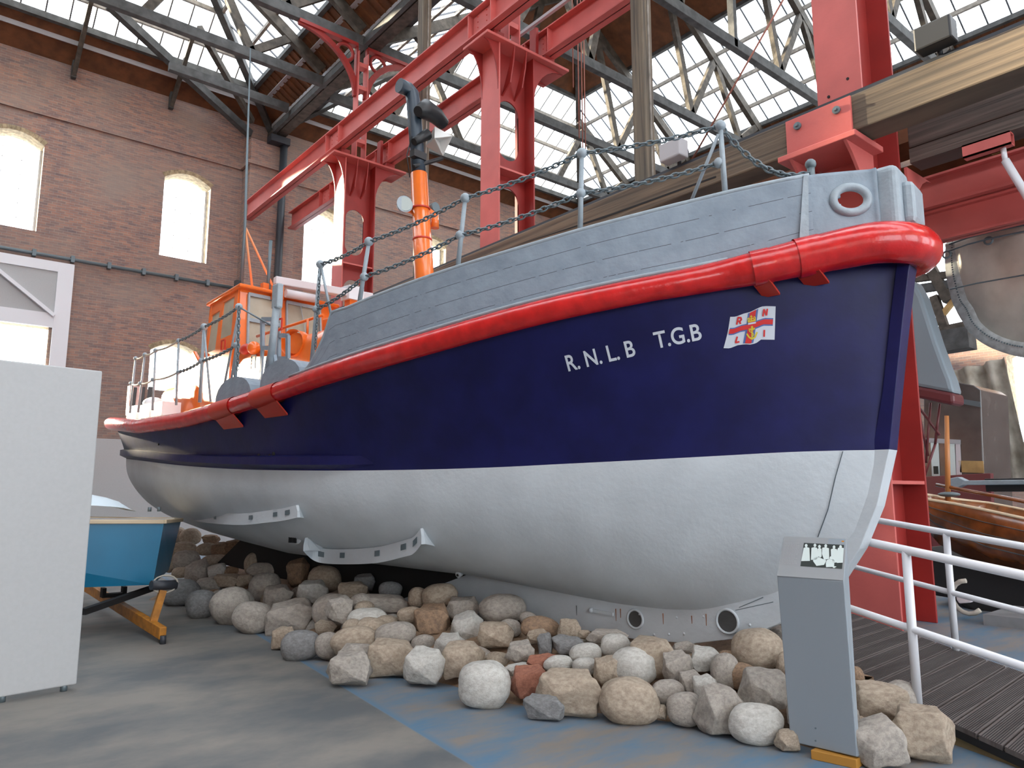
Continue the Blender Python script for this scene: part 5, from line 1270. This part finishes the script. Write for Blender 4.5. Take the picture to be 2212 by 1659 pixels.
A_([(580,425,290,190,'r','g','smooth grey oval boulder standing against the white keel'),(840,560,250,150,'r','b','brown domed boulder touching the underside of the keel'),(540,610,230,180,'a','t','oblong yellowish broken stone below the smooth grey oval boulder'),(640,560,150,110,'r','g'),(760,490,110,80,'r','g'),(830,620,160,100,'a','t'),
(875,670,100,150,'a','d','small purplish dark stone in the middle of the bank'),(1040,570,150,140,'a','t'),(1040,680,220,130,'a','d','bluish slate stone with a white edge under the keel'),(1300,615,270,100,'a','g','flat grey slab directly under the keel'),(1145,605,100,60,'a','t'),(700,720,190,150,'a','g'),(1350,680,190,150,'r','w'),
(860,790,220,100,'a','r','upper flat red sandstone piece with a white top'),(775,930,260,210,'a','r','larger dark red sandstone block touching the big white boulder'),(690,840,180,80,'a','w'),(970,800,190,100,'r','w'),(1150,730,210,130,'r','w'),(1150,820,160,110,'r','w'),(1300,850,180,190,'a','t','yellowish tan stone left of the upper white oval boulder'),
(475,940,350,300,'r','w','big smooth white boulder at the front of the bank'),(1040,1000,430,310,'a','t','large flat-topped pale block with a broad face, centre front'),(870,1105,270,165,'a','d','small dark slate brick on the floor in front of the flat-topped block'),(1490,820,290,240,'r','w','white oval boulder resting on top of the big speckled one'),(1600,760,290,260,'a','t'),
(1450,1055,390,290,'r','t','big speckled oval boulder on the floor, centre right'),(1780,830,200,220,'a','g'),(1970,780,220,170,'a','w','pale lumpy stone perched right of the white oval boulder'),(1720,1000,220,160,'r','g'),(1830,1110,230,210,'r','g','smooth grey cobble wedged between speckled boulder and folded grey stone'),(1670,1130,90,90,'a','t','little tan stone on the floor right of the speckled oval boulder'),
(1880,940,150,170,'a','g'),(1970,970,170,170,'a','w'),(2050,1120,290,320,'a','g','rough folded grey stone on the floor left of the low white cobble'),(2100,860,180,240,'r','g'),(1820,700,160,90,'a','g'),(2120,760,120,90,'r','b')],900,1180,3.16)
A_([(360,900,310,250,'r','t','large domed tan boulder under the forefoot of the keel'),(270,1070,180,160,'r','b'),(420,1180,310,290,'a','g','large grey-brown rough boulder immediately left of the grey stand'),(360,1380,330,240,'r','w','low white oval cobble on the floor just left of the grey stand'),(560,1490,150,130,'a','t','small tan stone at the left foot of the grey stand'),(530,1000,80,160,'r','t'),
(1000,1090,90,150,'r','b'),(1140,1245,380,250,'a','t','broad brown-patched boulder right of the grey stand, upper one'),(1290,1200,240,180,'r','g'),(1125,1490,310,300,'a','g','squat grey boulder on the floor touching the right side of the stand'),(1430,1440,390,330,'a','t','rightmost large boulder, beside the edge of the ramp'),(1020,1350,90,45,'a','t','tiny yellowish stone flake on top of the squat boulder right of the stand'),(620,1090,120,150,'r','g'),(640,1330,150,170,'a','g'),(700,1200,150,150,'r','t'),(820,1150,200,180,'a','t'),(900,1350,200,200,'a','g')],1512,1100,2.967)
seen=set(); placed=[]; DUP={}
def region(x):
    for a,n in ((430,'behind the trailer winch'),(520,'at the far left of the bank'),(640,'below the upper bilge runner'),(800,'under the lower bilge runner'),(950,'left of the pointed brown stone'),(1060,'above the big white boulder'),(1180,'near the red sandstone pieces'),(1300,'beside the flat-topped pale block'),(1420,'behind the white oval boulder'),(1540,'near the folded grey stone'),(1700,'left of the grey stand'),(3000,'at the foot of the ramp')):
        if x<a: return n
BR=random.Random(5)
def place_rock(x,y,w_,h_,k,c,lb):
    p0=pile_hit(x,y,.08); d=(p0-CAM).dot(FW); rr_=max(.03,h_/2*d/FPX); p=pile_hit(x,y,rr_); d=(p-CAM).dot(FW)
    rw,rh=w_/2*d/FPX,h_/2*d/FPX
    rnd=random.Random(int(x*7+y*13)); me=rock_mesh(k,rnd); me.materials.append(RM[c])
    o=bpy.data.objects.new('boulder' if w_>45 else 'cobble',me); link(o); o.location=(p.x,p.y,max(p.z,rh*.93)); o.scale=(rw*1.08,min(rw,rh)*.98,rh*1.06)
    o.rotation_euler=(rnd.uniform(-.12,.12),rnd.uniform(-.14,.14),-AZ+rnd.uniform(-.25,.25)+math.atan2(0,1)-math.atan((x-1106)/FPX)*0)
    if not lb:
        sz='large ' if w_>75 else ('small ' if w_<42 else '')
        row='upper row' if front_dist(p)>.75 else ('middle row' if front_dist(p)>.35 else 'front row')
        lb='%s%s %s stone %s, in the %s'%(sz,CN[c],'rounded' if k=='r' else 'angular',region(x),row)
    DUP.setdefault(lb,[]).append(o)
    seen.add(lb); tag(o,lb,'rock','boulders banked under the lifeboat'); placed.append((o,rw)); return o
for r_ in RK: place_rock(*r_)
# more stones filling the bank behind, half hidden under the hull
fr_=random.Random(21); nfill=0
for i in range(900):
    if nfill>=55: break
    k=fr_.randrange(1,len(FL)-2); t=fr_.random(); q=FL[k].lerp(FL[k+1],t); off=fr_.uniform(.35,1.5)
    nx_=Vector((-(FL[k+1]-FL[k]).y,(FL[k+1]-FL[k]).x,0)).normalized(); q=q+nx_*off; rr_=fr_.uniform(.10,.19)
    z=rr_*.8+max(0,min(.5,(off-rr_)*.33))-.10
    if any((o.location.xy-q.xy).length<(rw+rr_)*.62 for o,rw in placed): continue
    # stay out of hull and ramp
    lq=(q-BOAT.location)/KB; uu_=lq.dot(AX); vv_=lq.dot(NX)
    if abs(vv_)<.14+rr_ and uu_>1.0: continue
    if uu_>0 and abs(vv_)<1.0 and uu_>2 and (z+rr_)>.38: z=.38-rr_
    tp=T0; e=(q-tp); s_on=e.dot(RD); k_on=(e-RD*s_on).dot(Vector((RD.y,-RD.x,0)))
    if k_on>-rr_-.02 : continue
    x,y,d=proj(q+Vector((0,0,z)))
    if d<3: continue
    kd=fr_.choice('rra'); c=fr_.choice('ggttwb'); me=rock_mesh(kd,fr_); me.materials.append(RM[c]); o=bpy.data.objects.new('cobble',me); link(o)
    o.location=(q.x,q.y,max(z,rr_*.8)); o.scale=(rr_,rr_*.85,rr_*.78); o.rotation_euler=(0,0,fr_.random()*6)
    base='%s %s stone half hidden %s, under the hull'%(CN[c],'rounded' if kd=='r' else 'angular',region(x)); lb=base; n=0
    DUP.setdefault(base,[]).append(o)
    seen.add(lb); tag(o,lb,'rock','stones half hidden under the hull'); placed.append((o,rr_)); nfill+=1
ORD=['first','second','third','fourth','fifth','sixth','seventh','eighth','ninth']
for lb,os_ in DUP.items():
    os_.sort(key=lambda o:proj(o.location)[0]); n=len(os_)
    for k,o in enumerate(os_):
        if n>1: o['label']=(lb.replace(', under the hull','').replace(', in the ',', ').replace('close ',''))+', '+(('left one','right one')[k] if n==2 else '%s from left'%ORD[min(k,8)])
rows=[]
for k in range(40):
    t=k/39*(len(FL)-1); a=min(int(t),len(FL)-2); q0=FL[a].lerp(FL[a+1],t-a); dd=(FL[a+1]-FL[a]).normalized(); nn=Vector((-dd.y,dd.x,0)); row=[]
    if k>33: nn=Vector((-.2,1,0))
    for j in range(13):
        off=.12+j*.17; off=min(off,1.9 if k<32 else .9); p=q0+nn*off; z=max(.0,min(.30,(off-.18)*.42))+.05*noise.noise(p*3)*(1 if j else 0)
        if k>33 or k<1: z*=.4
        lq=(p-BOAT.location)/KB
        if abs(lq.dot(NX))<.3 and lq.dot(AX)>1: z=min(z,.26)
        e=p-T0; s_on=e.dot(RD); k_on=e.dot(Vector((RD.y,-RD.x,0)))
        if k_on>-.05: z=min(z,-.02)
        row.append(Vector((p.x,p.y,z if j else -.02)))
    rows.append(row)
m=MB(); m.grid(rows); o=m.build('rubble_bed',RM['b']); tag(o,'dark rubble seen only in the gaps beneath the bank of boulders','rubble',kind='stuff')
# ================================================================ things beyond the ramp, right edge
# hanging riveted aluminium boat
def V_(x,y,X): return at(x,y,X=X)
XS=11.75
prof=[(2042,528),(2040,560),(2042,590),(2048,620),(2058,655),(2072,685),(2092,712),(2115,735),(2145,752),(2180,763),(2215,768),(2300,775),(2420,790)]
pp=[V_(x,y,XS) for x,y in prof]
topl=[(2042,528),(2090,512),(2140,499),(2212,484),(2300,460),(2420,425)]
tp_=[V_(x,y,XS) for x,y in topl]
SB=empty('aluminium_boat',(XS,pp[0].y,3.2),'bare riveted aluminium boat hull hanging at the right edge','boat'); so=SB.location
def top_at(y):
    t=sorted([(p.y,p.z) for p in tp_]); return interp(t,y)
ys=[pp[0].y-.0-.02]; 
m=MB(); rows=[]; Y0=pp[0].y; Y1=pp[-1].y
bt_=sorted([(p.y,p.z) for p in pp])
for i in range(26):
    t=(i/25)**1.5; y=Y0-(Y0-Y1)*t*.999; zb_=interp(bt_,y); zt_=top_at(y); zb_=min(zb_,zt_-.02); w_=.62*(1-(1-min(1,t*1.3))**2)+.02
    rows.append([Vector((XS-w_*math.sin(math.pi/2*min(1,(j/12)**1.0)),y,zb_+(zt_-zb_)*(j/12)**1.25))-so for j in range(13)]+[Vector((XS+w_*math.sin(math.pi/2*min(1,(j/12)**1.0)),y,zb_+(zt_-zb_)*(j/12)**1.25))-so for j in range(12,-1,-1)])
m.grid(rows); m.build('aluminium_hull',M['alu'],SB)
band=[V_(x+(16 if i<6 else 8),y-(2 if i<5 else 12),XS-.16)-so for i,(x,y) in enumerate(prof)]
m=MB(); D,_=dense(band,[1]*len(band),3)
rw_=[]
for i,p in enumerate(D):
    tg=(D[min(i+1,len(D)-1)]-D[max(i-1,0)]).normalized(); nn=tg.cross(Vector((1,0,0))).normalized()*.095
    rw_.append([p+nn,p-nn,p-nn+Vector((.2,0,0)),p+nn+Vector((.2,0,0)),p+nn])
m.grid(rw_)
m.build('stem_band',M['aluw'],SB)
m=MB()
for i,p in enumerate(D):
    for t in (0,.5):
        q=p.lerp(D[min(i+1,len(D)-1)],t); m.sph(q+Vector((-.03,-.01,.03)),.013,seg=6)
m.build('rivet_row',M['chain'],SB)
m=MB(); 
for k in range(2): 
    D2=[V_(x,y+14*k,XS-.64-.02*k)-so for x,y in ((2050,528),(2090,514),(2140,501),(2212,486),(2300,460))]; m.tube(D2,.012,6)
D3=[V_(x,y,XS-.56)-so for x,y in ((2052,625),(2110,612),(2212,594),(2300,580))]; m.tube(D3,.01,6); m.build('seam',M['chain'],SB)
m=MB()
for x,y in ((2135,520),(2045,550)):
    q=V_(x,y,XS-.62)-so; m.tube([q+Vector((0,.05*math.cos(k*math.pi/6),.05*math.sin(k*math.pi/6))) for k in range(12)],.014,6,closed=True)
m.build('lifting_ring',M['chain'],SB)
# grey curved hull with maroon band
XG=11.0
def slab(pts,X,th,name,mt,label=None,cat=None,parent=None,origin=None,bev=.01,**kw):
    P3=[V_(x,y,X) for x,y in pts]; o0=origin if origin is not None else Vector((X,P3[0].y,0))
    m=MB(); m.poly([p-o0 for p in P3],(th,0,0)); o=m.build(name,mt,parent,bevel=bev)
    if not parent: o.location=o0; tag(o,label,cat,**kw)
    return o
gh=slab([(1952,600),(1972,606),(1990,640),(2006,690),(2022,740),(2040,790),(2052,820),(2060,850),(1975,834),(1965,740)],XG,.35,'grey_hull_bow',M['greyh'],'tapering pale blue-grey hull bow panel beyond the red column, right of the stem','boat',bev=.05)
o0=gh.location
slab([(1970,832),(2059,849),(2061,872),(2050,874),(1975,858)],XG-.02,.4,'lower_band',M['maroon'],parent=gh,origin=o0,bev=.04)
m=MB()
for a,b_ in (((1980,870),(2005,985)),((2010,870),(2000,1000)),((2030,872),(2020,960)),((2020,960),(1995,1035)),((1978,870),(2030,940)),((1985,960),(2000,1025))): m.tube([V_(*a,XG+.4)-o0,V_(*b_,XG+.4)-o0],.018,6)
m.build('support_tube',M['maroon'],gh)
# display case
dc=slab([(1995,812),(2103,832),(2118,842),(2134,1235),(1995,1235)],15.5,1.5,'display_case',M['disp'],'dark reflective display case beyond the grey hull bow, right of the column','display case',bev=.02)
o0=dc.location; k=0
for pts,mt in (([(1985,945),(2075,950),(2075,960),(1985,955)],'gutter'),([(2010,955),(2027,956),(2030,1030),(2013,1028)],'pr'),([(2048,957),(2062,958),(2065,1030),(2050,1028)],'pr'),([(2064,958),(2074,959),(2078,1032),(2066,1030)],'pinkw'),([(2080,862),(2117,868),(2119,880),(2082,873)],'chain'),([(2070,995),(2124,996),(2126,1022),(2074,1020)],'timberl')):
    slab(pts,15.5-.02,.01,'exhibit_poster',M[mt],parent=dc,origin=o0,bev=0)
base=slab([(1990,1030),(2140,1022),(2146,1240),(1990,1240)],15.3,.15,'plinth',M['maroon'],'low dark maroon plinth under the display case','plinth')
slab([(2016,1007),(2026,1007),(2027,1024),(2017,1024)],15.45,.01,'exhibit_poster',M['ink'],parent=dc,origin=o0,bev=0)
# tan sail
m=MB(); rows=[]
for i in range(15):
    t=i/14; L_=V_(2050+(2112-2050)*min(1,t*1.4)+ (15 if t>.7 else 0),800-30*0+(1035-800)*t,19); Rr_=V_(2168+(2212-2168)*t*1.6,770+(1035-770)*t,19)
    rows.append([L_.lerp(Rr_,j/12)+Vector((.18*math.sin(j*1.3+t*2)+.25*math.sin(math.pi*j/12),0,0)) for j in range(13)])
m.grid(rows); q=rows[-1][6]; o=m.build('sail',M['sail'],origin=(q.x,q.y,q.z)); tag(o,'large stained tan sail hanging behind the silver boat at the right edge','sail')
# wooden dinghy
WX=10.4
def Wd(x,y,X=WX): return at(x,y,X=X)
gun=[(1985,1066),(1990,1074),(2010,1080),(2060,1088),(2120,1100),(2212,1120),(2300,1140)]
chn=[(1988,1085),(1995,1110),(2020,1130),(2070,1155),(2130,1180),(2212,1200),(2300,1218)]
kel=[(1992,1100),(2000,1140),(2030,1175),(2080,1200),(2140,1222),(2212,1240),(2300,1255)]
WD=empty('wooden_dinghy',Wd(1990,1100),'varnished clinker wooden dinghy beyond the far handrail','boat'); wo=WD.location
m=MB(); rows=[]
for i in range(7):
    a,b_,c=Wd(*gun[i]),Wd(*chn[i],WX+.12*min(1,i/2)),Wd(*kel[i],WX+.45*min(1,i/2)); d_=Vector((WX+1.2*min(1,i/3)**.6,a.y,a.z)); rows.append([a-wo,(a*.5+b_*.5)-wo+Vector((-.03,0,0)),b_-wo,c-wo,Vector((WX+.9*min(1,i/3),c.y,b_.z))-wo,d_-wo])
m.grid(rows); m.build('clinker_hull',M['varn'],WD,solid=.02)
m=MB(); m.tube([r[0] for r in rows],.02,6); m.tube([r[5] for r in rows],.02,6); m.build('gunwale',M['cream'],WD)
m=MB()
for f_ in (.33,.66): m.tube([r[0].lerp(r[2],f_)+Vector((-.035,0,0)) for r in rows],.006,5)
m.tube([r[2]+Vector((-.01,0,0)) for r in rows],.01,5); m.build('plank_edge',M['timberd'],WD)
a=Wd(2046,1065,WX+.5)-wo; b_=Wd(2045,898,WX+.5)-wo; m=MB().tube([a-Vector((0,0,.15)),b_],[.035,.028],12); m.build('mast',mat('spruce_mast',(.50,.20,.06),.35),WD)
a=Wd(2022,1047,WX+.5)-wo; b_=Wd(2300,1100,WX+.5)-wo; MB().tube([a,b_],.025,10).build('boom',M['varn'],WD)
a=Wd(2050,1068,WX+.4)-wo; MB().sph(a,.10,(1,1.4,.35)).build('mast_collar',M['chain'],WD)
# navy boat gunwale beyond and black hull under
nb=slab([(2126,1034),(2240,1032),(2240,1062),(2130,1062)],13.6,.9,'navy_boat',M['blackp'],'navy boat side with pale blue rim behind the wooden dinghy','boat')
slab([(2050,1034),(2068,1030),(2085,1038),(2240,1036),(2240,1046),(2080,1048),(2060,1056),(2052,1056)],13.3,.2,'pale_rim',M['greylt'],parent=nb,origin=nb.location)
bh=slab([(1992,1180),(2080,1215),(2212,1245),(2320,1262),(2320,1372),(2212,1342),(2100,1322),(2050,1292),(2005,1285)],10.9,1.6,'black_hull',M['black'],'shadowed black hull standing under the wooden dinghy','boat',bev=.05)
slab([(2060,1210),(2076,1212),(2082,1222),(2066,1222)],10.6,.1,'ochre_fitting',M['yellow'],parent=bh,origin=bh.location)
q=at(2090,1290,X=9.9); 
o=MB().tube([Vector((0,.17*math.cos(k*math.pi/8),.19*math.sin(k*math.pi/8))) for k in range(-6,5)],.028,8).build('rope_fender',M['rope']); o.location=q; tag(o,'curled rope fender hanging in front of the black hull','fender')
o=slab([(2064,1284),(2100,1290),(2096,1302),(2072,1304),(2066,1296)],9.8,.1,'canvas_bag',M['pinkw'],'small pale wedge lying against the black hull beside the rope fender','wedge')
fa=empty('far_roof_frame',at(2010,640,X=19),'pale roof timbers crossing the bright gap between grey hull bow and silver boat','roof frame'); fo=fa.location
for (x0,y0,x1,y1,w_,nm,mt) in ((1960,605,2060,592,.16,'purlin','timber'),(1960,628,2070,612,.2,'purlin','timberd'),(2000,560,2050,650,.22,'rafter','timber'),(2018,640,2045,720,.18,'strut','timber'),(1995,690,2062,600,.1,'strut','timber'),(2006,725,2090,708,.28,'wall_plate','timber'),(2006,745,2100,730,.5,'lower_beam','timberd'),(2020,700,2060,650,.12,'strut','timberl')):
    MB().bar(at(x0,y0,X=19)-fo,at(x1,y1,X=19)-fo,w_,w_,(1,0,0)).build(nm,M[mt],fa)
# concrete plinth line on the floor beyond the ramp
p1,p2=at(2003,1345,Z=0),at(2212,1372,Z=0)
o=MB().box((9.75,-3,0),(10.8,3.3,.12)).build('concrete_plinth',mat('plinth_concrete',(.24,.25,.26),.7,nz=.3,ns=3)); tag(o,'low concrete plinth on the floor behind the far handrail','plinth')

# every bolt, rivet, rib and clamp becomes a part of its own
SPLIT=('stiffener','rivet_row','rivet','clamp','slot','keel_bolt','rust_streak','joint_line','skin_fitting','bolt','bolt_hole','bracket_rib','ball_joint','packing_block','beam_bracket','band','deck_locker','fuel_can_rack','lifting_ring','screw','plate_seam')
for o in [o for o in bpy.data.objects if o.type=='MESH' and o.parent and o.name.split('.')[0] in SPLIT]:
    bm=bmesh.new(); bm.from_mesh(o.data); left=set(bm.verts); isl=[]
    while left:
        st_=[left.pop()]; g_=set(st_)
        while st_:
            v=st_.pop()
            for e in v.link_edges:
                w_=e.other_vert(v)
                if w_ in left: left.discard(w_); g_.add(w_); st_.append(w_)
        isl.append(g_)
    if 1<len(isl)<=100:
        nm=o.name.split('.')[0]
        for g_ in isl:
            b2=bmesh.new(); mp_={v:b2.verts.new(v.co) for v in g_}
            for f in {f for v in g_ for f in v.link_faces}:
                nf=b2.faces.new([mp_[v] for v in f.verts]); nf.smooth=f.smooth; nf.material_index=f.material_index
            me=bpy.data.meshes.new(nm); b2.to_mesh(me); b2.free()
            for mt_ in o.data.materials: me.materials.append(mt_)
            q=bpy.data.objects.new(nm,me); COL.objects.link(q); q.parent=o.parent; q.matrix_parent_inverse=o.matrix_parent_inverse.copy(); q.location=o.location; q.rotation_euler=o.rotation_euler
        bm.free(); bpy.data.objects.remove(o)
    else: bm.free()
